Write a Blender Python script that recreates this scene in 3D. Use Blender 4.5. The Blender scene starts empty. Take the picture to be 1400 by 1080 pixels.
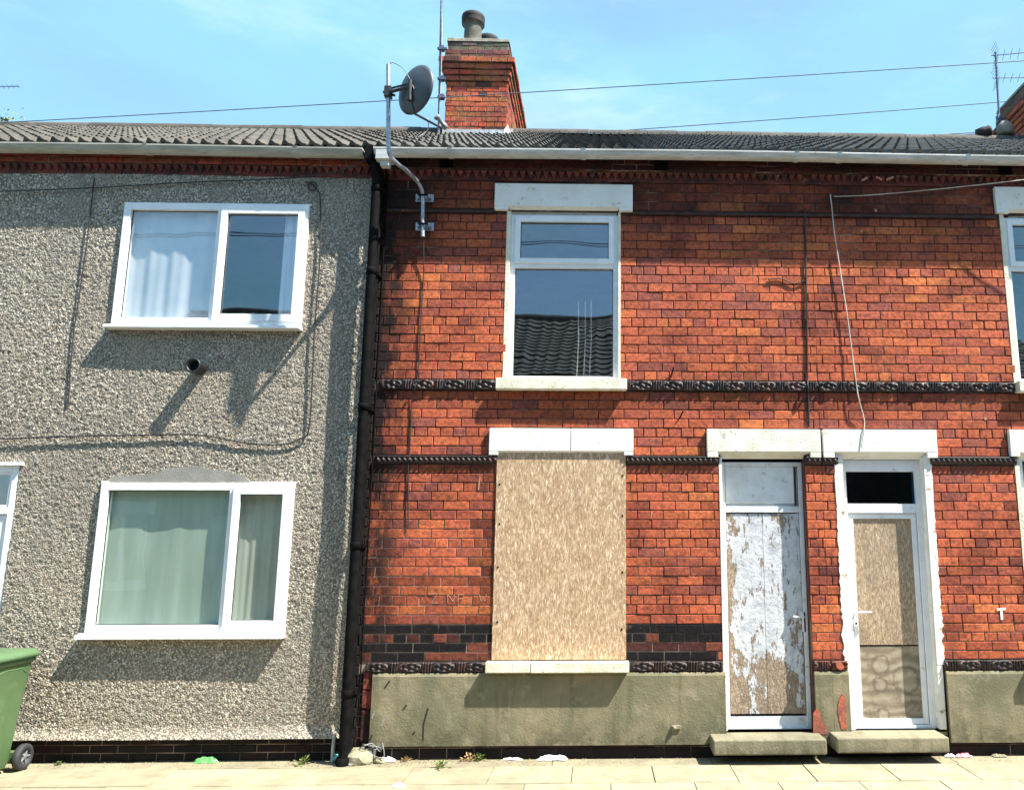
import bpy, bmesh, math, random
import numpy as np
from mathutils import Vector, Matrix
random.seed(7); rng = np.random.default_rng(5)
S = bpy.context.scene; COL = S.collection
R = math.radians

# ------------------------------------------------------------------ camera model (metres; facade = plane y 0, street towards -y)
CD, CZ, FPX, CX, CY = 7.2, 1.79, 1100., 850., 540.
TH, PS = R(10.3), R(1.6)
_F = Vector((math.sin(PS)*math.cos(TH), math.cos(PS)*math.cos(TH), math.sin(TH)))
_R = Vector((math.cos(PS), -math.sin(PS), 0))
_U = _R.cross(_F)
def W(px, py, Y=0.):
    """point of the plane y=Y measured on the photograph -> (x, z)"""
    d = _F + _R*((px-CX)/FPX) + _U*((CY-py)/FPX)
    s = (Y+CD)/d.y
    return d.x*s, CZ+d.z*s
def WZ(py, Y=0., px=850): return W(px, py, Y)[1]
def W3(px, py, Y):
    x, z = W(px, py, Y); return Vector((x, Y, z))

# ------------------------------------------------------------------ materials
def new_mat(name):
    m = bpy.data.materials.new(name); m.use_nodes = True
    nt = m.node_tree; b = nt.nodes['Principled BSDF']
    return m, nt, b
def N(nt, t, **kw):
    n = nt.nodes.new(t)
    for k, v in kw.items():
        if k in n.inputs: n.inputs[k].default_value = v
        else: setattr(n, k, v)
    return n
def L(nt, a, b): nt.links.new(a, b)
def coords(nt, sx=1, sy=1, sz=1):
    g = N(nt, 'ShaderNodeNewGeometry')
    mp = N(nt, 'ShaderNodeVectorMath', operation='MULTIPLY'); mp.inputs[1].default_value = (sx, sy, sz)
    L(nt, g.outputs['Position'], mp.inputs[0]); return mp.outputs[0]
def noise(nt, vec, scale, detail=4, rough=.6):
    n = N(nt, 'ShaderNodeTexNoise'); n.inputs['Scale'].default_value = scale
    n.inputs['Detail'].default_value = detail; n.inputs['Roughness'].default_value = rough
    L(nt, vec, n.inputs['Vector']); return n.outputs['Fac']
def ramp(nt, fac, lo, hi, a=0., b=1.):
    n = N(nt, 'ShaderNodeMapRange'); n.interpolation_type = 'SMOOTHSTEP'
    n.inputs['From Min'].default_value = lo; n.inputs['From Max'].default_value = hi
    n.inputs['To Min'].default_value = a; n.inputs['To Max'].default_value = b
    L(nt, fac, n.inputs['Value']); return n.outputs['Result']
def mix(nt, fac, a, b, mode='MIX'):
    n = N(nt, 'ShaderNodeMix', data_type='RGBA', blend_type=mode)
    if isinstance(fac, (int, float)): n.inputs[0].default_value = fac
    else: L(nt, fac, n.inputs[0])
    for i, v in ((6, a), (7, b)):
        if isinstance(v, tuple): n.inputs[i].default_value = (*v[:3], 1)
        else: L(nt, v, n.inputs[i])
    return n.outputs[2]
def math_(nt, op, a, b=0.):
    n = N(nt, 'ShaderNodeMath', operation=op)
    for i, v in ((0, a), (1, b)):
        if isinstance(v, (int, float)): n.inputs[i].default_value = v
        else: L(nt, v, n.inputs[i])
    return n.outputs[0]
def bump(nt, b, h, strength=.5, dist=.01):
    n = N(nt, 'ShaderNodeBump'); n.inputs['Strength'].default_value = strength; n.inputs['Distance'].default_value = dist
    L(nt, h, n.inputs['Height']); L(nt, n.outputs[0], b.inputs['Normal'])
def mat(name, c1, c2=None, scale=8, rough=.8, bmp=.3, dist=.004, stretch=(1, 1, 1), lo=.35, hi=.65, c3=None, s3=40, metal=0., fine=60, spec=.5):
    m, nt, b = new_mat(name)
    b.inputs['Roughness'].default_value = rough; b.inputs['Metallic'].default_value = metal
    b.inputs['Specular IOR Level'].default_value = spec
    v = coords(nt, *stretch)
    c2 = c2 or tuple(x*.75 for x in c1)
    f = ramp(nt, noise(nt, v, scale, 5), lo, hi)
    c = mix(nt, f, c1, c2)
    if c3:
        f3 = ramp(nt, noise(nt, v, s3, 4, .7), .58, .7)
        c = mix(nt, f3, c, c3)
    L(nt, c, b.inputs['Base Color'])
    if bmp: bump(nt, b, noise(nt, coords(nt), fine, 5, .7), bmp, dist)
    return m

M = {}
M['upvc'] = mat('white_upvc', (.88, .89, .90), (.80, .81, .82), 5, .35, .05, c3=(.66, .66, .62), s3=9)
M['upvc_old'] = mat('weathered_upvc', (.80, .82, .84), (.68, .70, .70), 6, .4, .05, c3=(.5, .5, .45), s3=16)
M['white_paint'] = mat('white_masonry_paint', (.90, .885, .84), (.83, .81, .74), 4, .75, .5, .005, c3=(.66, .61, .50), s3=11)
M['old_white'] = mat('mottled_old_paint', (.86, .84, .76), (.72, .68, .56), 6, .8, .7, .008, c3=(.48, .42, .30), s3=14)
M['cream_paint'] = mat('flaking_cream_paint', (.84, .80, .66), (.68, .63, .48), 7, .8, .7, .008, c3=(.42, .38, .27), s3=22)
M['jamb_paint'] = mat('peeling_jamb_paint', (.88, .86, .80), (.80, .76, .66), 7, .8, .7, .008, c3=(.42, .26, .16), s3=13)
M['gutter_white'] = mat('white_gutter', (.66, .68, .68), (.48, .49, .47), 3, .45, .05, stretch=(1, 4, 8), c3=(.3, .3, .26), s3=12)
M['gutter_grey'] = mat('grimy_gutter', (.46, .46, .41), (.33, .33, .28), 3, .6, .1, stretch=(1, 4, 8), c3=(.2, .2, .16), s3=12)
M['black_iron'] = mat('black_iron', (.003, .003, .0035), (.008, .007, .007), 12, .8, .3, spec=.08)
M['black_cable'] = mat('black_cable', (.02, .02, .022), None, 12, .6, 0)
M['white_cable'] = mat('white_cable', (.62, .58, .52), (.4, .36, .3), 12, .6, 0)
M['sky_cable'] = mat('weathered_wire', (.10, .13, .18), None, 12, .6, 0)
M['galv'] = mat('galvanised_steel', (.40, .42, .47), (.25, .27, .31), 25, .45, .1, metal=.6)
M['mast'] = mat('mast_steel', (.16, .18, .26), (.09, .10, .16), 25, .5, .1, metal=.5)
M['dish'] = mat('dish_grey', (.060, .068, .080), (.045, .05, .056), 6, .45, .05)
M['dark_plastic'] = mat('dark_plastic', (.02, .02, .022), None, 12, .5, 0)
M['grey_plastic'] = mat('grey_plastic', (.25, .25, .25), None, 12, .5, 0)
M['pot_buff'] = mat('buff_pot', (.15, .145, .12), (.09, .08, .065), 9, .85, .4)
M['pot_dark'] = mat('sooty_pot', (.010, .009, .011), (.02, .016, .016), 9, .8, .4)
M['cement'] = None
M['patch_cement'] = mat('patching_cement', (.30, .29, .26), (.24, .23, .21), 6, .9, .5, .006)
M['flaunch'] = mat('mortar_flaunching', (.30, .28, .23), (.17, .15, .12), 9, .9, .8, .01)
M['step_stone'] = mat('step_concrete', (.29, .265, .18), (.21, .195, .13), 5, .85, .6, .006, c3=(.2, .18, .13), s3=16)
M['lead'] = mat('lead_flashing', (.55, .56, .57), (.33, .34, .35), 20, .5, .6, .01)
M['plaster'] = mat('room_plaster', (.35, .34, .32), None, 3, .9, 0)
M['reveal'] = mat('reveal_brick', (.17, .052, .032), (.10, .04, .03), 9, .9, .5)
M['terracotta_dark'] = mat('sooty_terracotta', (.05, .025, .022), (.018, .014, .014), 10, .55, .6, .004, c3=(.17, .06, .04), s3=14)
M['terracotta_red'] = mat('worn_terracotta', (.20, .06, .035), (.04, .02, .018), 9, .7, .6, .004)
M['cornice'] = mat('cornice_brick', (.17, .038, .026), (.05, .018, .017), 5, .85, .5, .005, stretch=(1, 1, 3), c3=(.24, .12, .10), s3=9)
M['fascia'] = mat('dark_soffit', (.02, .017, .016), None, 8, .8, .2)
M['curtain_a'] = mat('pale_net_curtain', (.74, .79, .82), (.66, .73, .77), 5, .9, 0)
M['curtain_b'] = mat('green_white_curtain', (.58, .62, .59), (.50, .55, .51), 3, .9, 0, stretch=(3, 1, .4))
M['curtain_c'] = mat('beige_net_curtain', (.60, .575, .53), (.52, .495, .45), 3, .9, 0, stretch=(3, 1, .4))
M['mortar_soft'] = mat('sandy_mortar', (.27, .20, .15), (.05, .035, .03), 3, .95, .6, .006)
M['stone_rubble'] = mat('rubble_stone', (.33, .31, .2), (.2, .19, .12), 20, .9, .8, .01)
M['leaf'] = mat('weed_leaf', (.09, .16, .03), (.14, .17, .04), 30, .6, 0)
M['dry_leaf'] = mat('dry_weed', (.42, .26, .12), (.3, .2, .08), 30, .8, 0)
M['tree_leaf'] = mat('tree_leaf', (.10, .13, .03), (.16, .17, .05), 6, .6, 0)
M['bark'] = mat('bark', (.10, .08, .055), None, 12, .9, .5)
M['paper'] = mat('white_paper', (.8, .8, .78), (.7, .7, .68), 12, .7, 0)
M['litter_green'] = mat('green_wrapper', (.16, .62, .14), (.10, .45, .10), 30, .4, 0)
M['litter_teal'] = mat('teal_can', (.05, .42, .42), (.25, .6, .6), 20, .35, 0)
M['litter_pink'] = mat('pink_wrapper', (.75, .12, .22), (.85, .5, .5), 40, .5, 0)
M['bin_green'] = mat('bin_green', (.085, .15, .062), (.075, .132, .055), 3, .5, .05, c3=(.105, .165, .08), s3=5)
M['bin_lid'] = mat('bin_lid_green', (.10, .175, .085), (.085, .15, .07), 3, .4, .05)
M['rubber'] = mat('tyre_rubber', (.03, .032, .036), None, 9, .7, .1)
M['hub'] = mat('wheel_hub_grey', (.22, .22, .23), None, 9, .5, 0)
M['asphalt'] = mat('asphalt', (.055, .055, .057), (.04, .04, .042), 4, .9, .6, .006, c3=(.09, .09, .09), s3=200)
M['kerb'] = mat('kerb_stone', (.34, .32, .27), (.26, .24, .2), 8, .85, .5)
M['sand'] = mat('gritty_dirt', (.30, .25, .15), (.17, .15, .09), 14, .95, .9, .008, c3=(.08, .08, .04), s3=40)
M['ground'] = mat('field_earth', (.10, .11, .06), (.07, .08, .04), 1, .95, .3)
M['chalk'] = mat('chalk_white', (.60, .30, .22), (.42, .16, .10), 60, .9, 0)

def glass_mat(name, ior, tint=(1, 1, 1), wav=.13):
    m = bpy.data.materials.new(name); m.use_nodes = True; nt = m.node_tree
    nt.nodes.clear(); o = N(nt, 'ShaderNodeOutputMaterial')
    t = N(nt, 'ShaderNodeBsdfTransparent'); t.inputs[0].default_value = (*tint, 1)
    g = N(nt, 'ShaderNodeBsdfGlossy'); g.inputs['Roughness'].default_value = .004; g.inputs[0].default_value = (.80, .93, 1, 1)
    lw = N(nt, 'ShaderNodeLayerWeight'); lw.inputs[0].default_value = .5
    sch = math_(nt, 'MULTIPLY_ADD', math_(nt, 'POWER', lw.outputs['Facing'], 5.), 1-ior); sch.node.inputs[2].default_value = ior
    bm_ = N(nt, 'ShaderNodeBump'); bm_.inputs['Strength'].default_value = wav; bm_.inputs['Distance'].default_value = .02
    L(nt, noise(nt, coords(nt), 2.2, 1, .3), bm_.inputs['Height']); L(nt, bm_.outputs[0], g.inputs['Normal'])
    mx = N(nt, 'ShaderNodeMixShader'); L(nt, sch, mx.inputs[0]); L(nt, t.outputs[0], mx.inputs[1]); L(nt, g.outputs[0], mx.inputs[2])
    L(nt, mx.outputs[0], o.inputs[0]); return m
M['glass'] = glass_mat('window_glass', .115)
M['glass_low'] = glass_mat('curtained_glass', .05, (.93, .975, .94))
M['glass_tint'] = glass_mat('fanlight_glass', .03, (.30, .55, .68))

# bricks: each brick carries its own colour; soot, painted gutter shade and grain added on top
def brick_mat():
    m, nt, b = new_mat('red_brick'); b.inputs['Roughness'].default_value = .85
    b.inputs['Specular IOR Level'].default_value = .25
    a = N(nt, 'ShaderNodeAttribute', attribute_name='Col')
    v = coords(nt)
    c = mix(nt, 1., a.outputs['Color'], mix(nt, ramp(nt, noise(nt, v, 26, 5, .75), .42, .64), (1.1, 1.1, 1.08), (.50, .62, .80)), 'MULTIPLY')
    c = mix(nt, ramp(nt, noise(nt, coords(nt, 3, 1, .7), 2.2, 5, .65), .54, .74, 0, .45), c, (.11, .040, .032))
    c = mix(nt, 1., c, mix(nt, ramp(nt, noise(nt, v, 70, 4, .75), .56, .68), (1, 1, 1), (1.45, 1.9, 2.1)), 'MULTIPLY')
    c = mix(nt, ramp(nt, noise(nt, coords(nt, 1, 1, 2), 6, 6, .75), .60, .70, 0, .28), c, (.42, .22, .16))
    sx = N(nt, 'ShaderNodeSeparateXYZ'); L(nt, v, sx.inputs[0])
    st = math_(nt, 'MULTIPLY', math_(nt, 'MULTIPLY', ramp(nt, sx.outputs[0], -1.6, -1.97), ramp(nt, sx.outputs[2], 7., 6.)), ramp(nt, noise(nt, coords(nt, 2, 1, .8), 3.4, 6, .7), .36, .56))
    tp = math_(nt, 'MULTIPLY', ramp(nt, sx.outputs[2], 4.45, 5.1), ramp(nt, noise(nt, coords(nt, .8, 1, 1), 3., 6, .7), .38, .62, .25, 1))  # eaves soot plus gutter shade, darkened into the brick colour
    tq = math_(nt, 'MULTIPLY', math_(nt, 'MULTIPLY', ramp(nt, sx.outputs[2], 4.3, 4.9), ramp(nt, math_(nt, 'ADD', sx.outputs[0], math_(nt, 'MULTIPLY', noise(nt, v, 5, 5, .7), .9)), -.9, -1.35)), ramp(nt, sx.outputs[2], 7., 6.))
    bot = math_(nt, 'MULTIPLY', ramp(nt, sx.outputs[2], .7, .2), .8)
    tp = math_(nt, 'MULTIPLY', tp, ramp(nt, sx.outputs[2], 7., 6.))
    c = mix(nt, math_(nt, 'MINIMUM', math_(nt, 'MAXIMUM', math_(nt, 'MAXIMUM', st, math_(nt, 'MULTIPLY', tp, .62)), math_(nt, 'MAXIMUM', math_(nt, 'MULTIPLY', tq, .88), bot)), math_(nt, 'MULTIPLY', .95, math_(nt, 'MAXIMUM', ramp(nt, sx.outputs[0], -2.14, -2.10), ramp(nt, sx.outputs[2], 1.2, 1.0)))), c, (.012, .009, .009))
    c = mix(nt, 1., c, mix(nt, ramp(nt, noise(nt, coords(nt, .8, 1, 1.3), 1.35, 6, .68), .46, .66), (1.04, 1.04, 1.04), (.50, .50, .58)), 'MULTIPLY')
    L(nt, c, b.inputs['Base Color'])
    h = math_(nt, 'ADD', noise(nt, v, 45, 5, .7), math_(nt, 'MULTIPLY', noise(nt, v, 12, 3, .5), 1.5))
    bump(nt, b, h, .6, .006)
    return m
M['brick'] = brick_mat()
def mortar_mat():
    m, nt, b = new_mat('mortar'); b.inputs['Roughness'].default_value = .95
    v = coords(nt); sx = N(nt, 'ShaderNodeSeparateXYZ'); L(nt, v, sx.inputs[0])
    n = noise(nt, v, 1.6, 4, .6)
    low = math_(nt, 'MULTIPLY', ramp(nt, sx.outputs[2], 2.3, 1.7), ramp(nt, sx.outputs[0], -.6, -1.2))
    f = ramp(nt, math_(nt, 'ADD', n, math_(nt, 'MULTIPLY', low, .22)), .52, .68)
    bb = math_(nt, 'MULTIPLY', ramp(nt, sx.outputs[2], .76, .80), ramp(nt, sx.outputs[2], 1.08, 1.05))
    f = math_(nt, 'MAXIMUM', f, math_(nt, 'MULTIPLY', bb, ramp(nt, n, .3, .6, .2, .8)))
    c = mix(nt, f, (.050, .026, .021), (.32, .24, .18))
    L(nt, c, b.inputs['Base Color']); bump(nt, b, noise(nt, v, 60, 4), .5, .004); return m
M['mortar'] = mortar_mat()

def pebble_mat():
    m, nt, b = new_mat('pebble_dash'); b.inputs['Roughness'].default_value = .9
    b.inputs['Specular IOR Level'].default_value = .2
    v = coords(nt)
    vo = N(nt, 'ShaderNodeTexVoronoi'); vo.inputs['Scale'].default_value = 72; L(nt, v, vo.inputs['Vector'])
    sc = N(nt, 'ShaderNodeSeparateColor'); L(nt, vo.outputs['Color'], sc.inputs[0])
    c = mix(nt, ramp(nt, sc.outputs[0], .05, .95), (.33, .285, .215), (.52, .45, .35))
    c = mix(nt, ramp(nt, sc.outputs[1], .86, .9), c, (.70, .65, .55))
    c = mix(nt, ramp(nt, sc.outputs[2], .84, .88), c, (.20, .165, .13))
    c = mix(nt, ramp(nt, vo.outputs['Distance'], .40, .70), c, (.15, .14, .12))
    st = ramp(nt, noise(nt, coords(nt, 2.2, 1, .45), 1.6, 6, .65), .44, .66, 0, .5)
    c = mix(nt, st, c, (.24, .222, .185))
    c = mix(nt, ramp(nt, noise(nt, v, 2.7, 3), .55, .7, 0, .25), c, (.38, .28, .22))
    L(nt, c, b.inputs['Base Color'])
    h = math_(nt, 'SUBTRACT', 1., vo.outputs['Distance'])
    bump(nt, b, h, .6, .009); return m
M['pebble'] = pebble_mat()

def osb_mat(name, pal, scale=1.0, dark=.0):
    m, nt, b = new_mat(name); b.inputs['Roughness'].default_value = .8
    g = N(nt, 'ShaderNodeNewGeometry')
    cols = []
    mp = N(nt, 'ShaderNodeMapping'); L(nt, g.outputs['Position'], mp.inputs[0])
    nd = N(nt, 'ShaderNodeTexNoise'); nd.inputs['Scale'].default_value = 9*scale; nd.inputs['Detail'].default_value = 2
    L(nt, mp.outputs[0], nd.inputs['Vector'])
    va = N(nt, 'ShaderNodeVectorMath', operation='MULTIPLY_ADD'); L(nt, nd.outputs['Color'], va.inputs[0])
    va.inputs[1].default_value = (.03, .03, .03); L(nt, mp.outputs[0], va.inputs[2])
    outs = []
    for k, (rot, st) in enumerate((((0, .5, 0), (66, 20, 19)), ((0, -.8, 0), (60, 20, 16)), ((0, 1.2, 0), (70, 20, 18)))):
        m2 = N(nt, 'ShaderNodeMapping'); m2.inputs['Rotation'].default_value = rot; m2.inputs['Scale'].default_value = tuple(x*scale for x in st)
        m2.inputs['Location'].default_value = (k*3.1, 0, k*1.7); L(nt, va.outputs[0], m2.inputs[0])
        vo = N(nt, 'ShaderNodeTexVoronoi'); vo.inputs['Scale'].default_value = 1.; vo.inputs['Randomness'].default_value = 1.
        L(nt, m2.outputs[0], vo.inputs['Vector'])
        sc = N(nt, 'ShaderNodeSeparateColor'); L(nt, vo.outputs['Color'], sc.inputs[0]); outs.append((sc, vo))
    c = mix(nt, outs[0][0].outputs[0], pal[0], pal[1])
    c = mix(nt, ramp(nt, outs[1][0].outputs[1], .55, .75, 0, .9), c, pal[2])
    c = mix(nt, ramp(nt, outs[2][0].outputs[2], .74, .82, 0, .85), c, pal[3])
    c = mix(nt, ramp(nt, noise(nt, coords(nt, 2.5, 1, .8), 2.5, 5, .6), .45, .75, 0, .5+dark), c, pal[4])
    g1 = noise(nt, coords(nt, 3.4, 1, 1), 30*scale, 4, .7); g2 = noise(nt, coords(nt, 1.6, 1, 1), 14*scale, 4, .7)
    c = mix(nt, 1., c, mix(nt, ramp(nt, g1, .36, .64), (.74, .72, .68), (1.2, 1.2, 1.22)), 'MULTIPLY')
    c = mix(nt, 1., c, mix(nt, ramp(nt, g2, .40, .60), (.86, .84, .80), (1.08, 1.08, 1.08)), 'MULTIPLY')
    L(nt, c, b.inputs['Base Color'])
    bump(nt, b, math_(nt, 'ADD', outs[1][0].outputs[0], g1), .4, .004); return m, nt, b, c
def cement_mat(name, c1, c2, zlo, zhi):
    m, nt, b = new_mat(name); b.inputs['Roughness'].default_value = .88; b.inputs['Specular IOR Level'].default_value = .25
    v = coords(nt); sx = N(nt, 'ShaderNodeSeparateXYZ'); L(nt, v, sx.inputs[0])
    c = mix(nt, ramp(nt, noise(nt, v, 1.9, 6, .62), .38, .62), c1, c2)
    c = mix(nt, ramp(nt, noise(nt, coords(nt, 5, 1, .5), 2.4, 5, .65), .50, .68, 0, .5), c, (.105, .10, .060))
    c = mix(nt, ramp(nt, noise(nt, coords(nt, 1, 1, 1), 7, 6, .7), .54, .68, 0, .45), c, (.36, .31, .22))
    f = math_(nt, 'MULTIPLY', ramp(nt, sx.outputs[2], zhi, zlo), ramp(nt, noise(nt, v, 6, 6, .7), .38, .6))
    c = mix(nt, math_(nt, 'MULTIPLY', f, .75), c, (.085, .08, .05))
    c = mix(nt, ramp(nt, noise(nt, v, 45, 3, .7), .68, .72, 0, .7), c, (.07, .065, .05))
    L(nt, c, b.inputs['Base Color'])
    bump(nt, b, math_(nt, 'ADD', noise(nt, v, 60, 5, .7), math_(nt, 'MULTIPLY', noise(nt, v, 4, 3, .5), 3.)), .6, .008); return m
M['cement'] = cement_mat('smooth_cement', (.255, .218, .135), (.165, .158, .098), .12, .36)
M['step_stone'] = cement_mat('step_concrete', (.27, .24, .16), (.19, .175, .12), .07, .17)
M['osb'] = osb_mat('strand_board', ((.50, .34, .20), (.56, .39, .24), (.41, .27, .16), (.74, .575, .40), (.44, .30, .19)), 1.45)[0]
M['osb_old'] = osb_mat('stained_board', ((.37, .27, .18), (.44, .33, .215), (.30, .215, .145), (.54, .43, .30), (.25, .19, .14)), 1.7, .25)[0]
def peel_mat():
    m, nt, b, c = osb_mat('peeling_painted_board', ((.27, .20, .15), (.36, .28, .20), (.22, .165, .125), (.44, .35, .26), (.2, .16, .12)), 2.0)
    sx = N(nt, 'ShaderNodeSeparateXYZ'); L(nt, coords(nt), sx.inputs[0])
    hz = ramp(nt, sx.outputs[2], .25, 1.2, -.095, .105)                 # more paint left towards the top
    mid = ramp(nt, math_(nt, 'ABSOLUTE', math_(nt, 'SUBTRACT', sx.outputs[0], 1.50)), .37, .24, -.11, .03)
    n = noise(nt, coords(nt, 1.5, 1, .75), 4.2, 7, .68)
    t = math_(nt, 'SUBTRACT', math_(nt, 'ADD', math_(nt, 'ADD', n, hz), mid), .035)
    f = ramp(nt, t, .470, .482)
    sp = ramp(nt, noise(nt, coords(nt, 1.6, 1, .6), 15, 6, .7), .585, .60, 1, 0)
    f = math_(nt, 'MULTIPLY', f, sp)
    paint = mix(nt, ramp(nt, noise(nt, coords(nt), 9, 5, .7), .4, .7), (.62, .64, .68), (.42, .44, .47))
    L(nt, mix(nt, f, c, paint), b.inputs['Base Color'])
    h = math_(nt, 'ADD', f, math_(nt, 'MULTIPLY', noise(nt, coords(nt), 30, 5, .7), .8))
    bump(nt, b, h, 1., .010); b.inputs['Roughness'].default_value = .7; return m
M['peel'] = peel_mat()
def ply_mat():
    m, nt, b = new_mat('stained_plywood'); b.inputs['Roughness'].default_value = .85
    wv = N(nt, 'ShaderNodeTexWave'); wv.bands_direction = 'Z'; wv.inputs['Scale'].default_value = 3.2; wv.inputs['Distortion'].default_value = 9
    wv.inputs['Detail'].default_value = 3; wv.inputs['Detail Scale'].default_value = 1.4; L(nt, coords(nt, .6, 1, 1), wv.inputs['Vector'])
    c = mix(nt, wv.outputs['Fac'], (.22, .175, .115), (.38, .32, .225))
    c = mix(nt, ramp(nt, noise(nt, coords(nt), 7, 5, .7), .48, .66, 0, .7), c, (.14, .11, .085))
    c = mix(nt, ramp(nt, noise(nt, coords(nt), 16, 4, .7), .6, .7, 0, .6), c, (.42, .37, .29))
    g = N(nt, 'ShaderNodeNewGeometry'); nz_ = noise(nt, coords(nt), 9, 5, .7)
    for cx_, cz_, rr in ((2.475, .72, .075), (2.47, .555, .06), (2.48, .30, .055), (2.70, .60, .11)):   # water marks and an old letter hole
        dv = N(nt, 'ShaderNodeVectorMath', operation='SUBTRACT'); dv.inputs[1].default_value = (cx_, .109, cz_); L(nt, g.outputs['Position'], dv.inputs[0])
        ln = N(nt, 'ShaderNodeVectorMath', operation='LENGTH'); L(nt, dv.outputs[0], ln.inputs[0])
        d = math_(nt, 'ABSOLUTE', math_(nt, 'SUBTRACT', math_(nt, 'ADD', ln.outputs['Value'], math_(nt, 'MULTIPLY', math_(nt, 'SUBTRACT', nz_, .5), .12)), rr))
        c = mix(nt, ramp(nt, d, .018, .004, 0, .6), c, (.13, .10, .07))
        c = mix(nt, ramp(nt, ln.outputs['Value'], rr*.95, rr*.4, 0, .35), c, (.46, .41, .31))
    L(nt, c, b.inputs['Base Color']); bump(nt, b, wv.outputs['Fac'], .2, .003); return m
M['ply'] = ply_mat()
def tile_mat(name, a, b_, c3, moss):
    m, nt, b = new_mat(name); b.inputs['Roughness'].default_value = .88
    at = N(nt, 'ShaderNodeAttribute', attribute_name='Col')
    v = coords(nt)
    c = mix(nt, ramp(nt, noise(nt, v, 3.5, 6, .7), .35, .65), a, b_)
    c = mix(nt, ramp(nt, noise(nt, v, 30, 4, .7), .55, .7, 0, .7), c, c3)
    c = mix(nt, ramp(nt, noise(nt, v, 9, 5, .7), .6, .72, 0, .7), c, moss)
    c = mix(nt, 1.0, c, at.outputs['Color'], 'MULTIPLY')
    L(nt, c, b.inputs['Base Color']); bump(nt, b, noise(nt, v, 50, 5, .7), .6, .008); return m
M['tile_left'] = tile_mat('weathered_tan_tile', (.095, .084, .068), (.055, .050, .042), (.16, .145, .12), (.045, .042, .03))
M['tile_right'] = tile_mat('blackened_tile', (.085, .080, .070), (.05, .048, .045), (.20, .19, .165), (.055, .06, .035))
def flag_mat():
    m, nt, b = new_mat('paving_flag'); b.inputs['Roughness'].default_value = .85
    at = N(nt, 'ShaderNodeAttribute', attribute_name='Col'); v = coords(nt)
    c = mix(nt, ramp(nt, noise(nt, v, 4, 6, .65), .35, .7), (.36, .32, .21), (.25, .22, .15))
    c = mix(nt, ramp(nt, noise(nt, v, 70, 3, .7), .56, .7, 0, .5), c, (.18, .16, .11))
    c = mix(nt, 1., c, at.outputs['Color'], 'MULTIPLY')
    c = mix(nt, ramp(nt, noise(nt, coords(nt, 1, 2, 1), 5, 6, .75), .52, .68, 0, .65), c, (.19, .165, .105))
    L(nt, c, b.inputs['Base Color']); bump(nt, b, noise(nt, v, 60, 5, .7), .5, .004); return m
M['flag'] = flag_mat()

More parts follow.
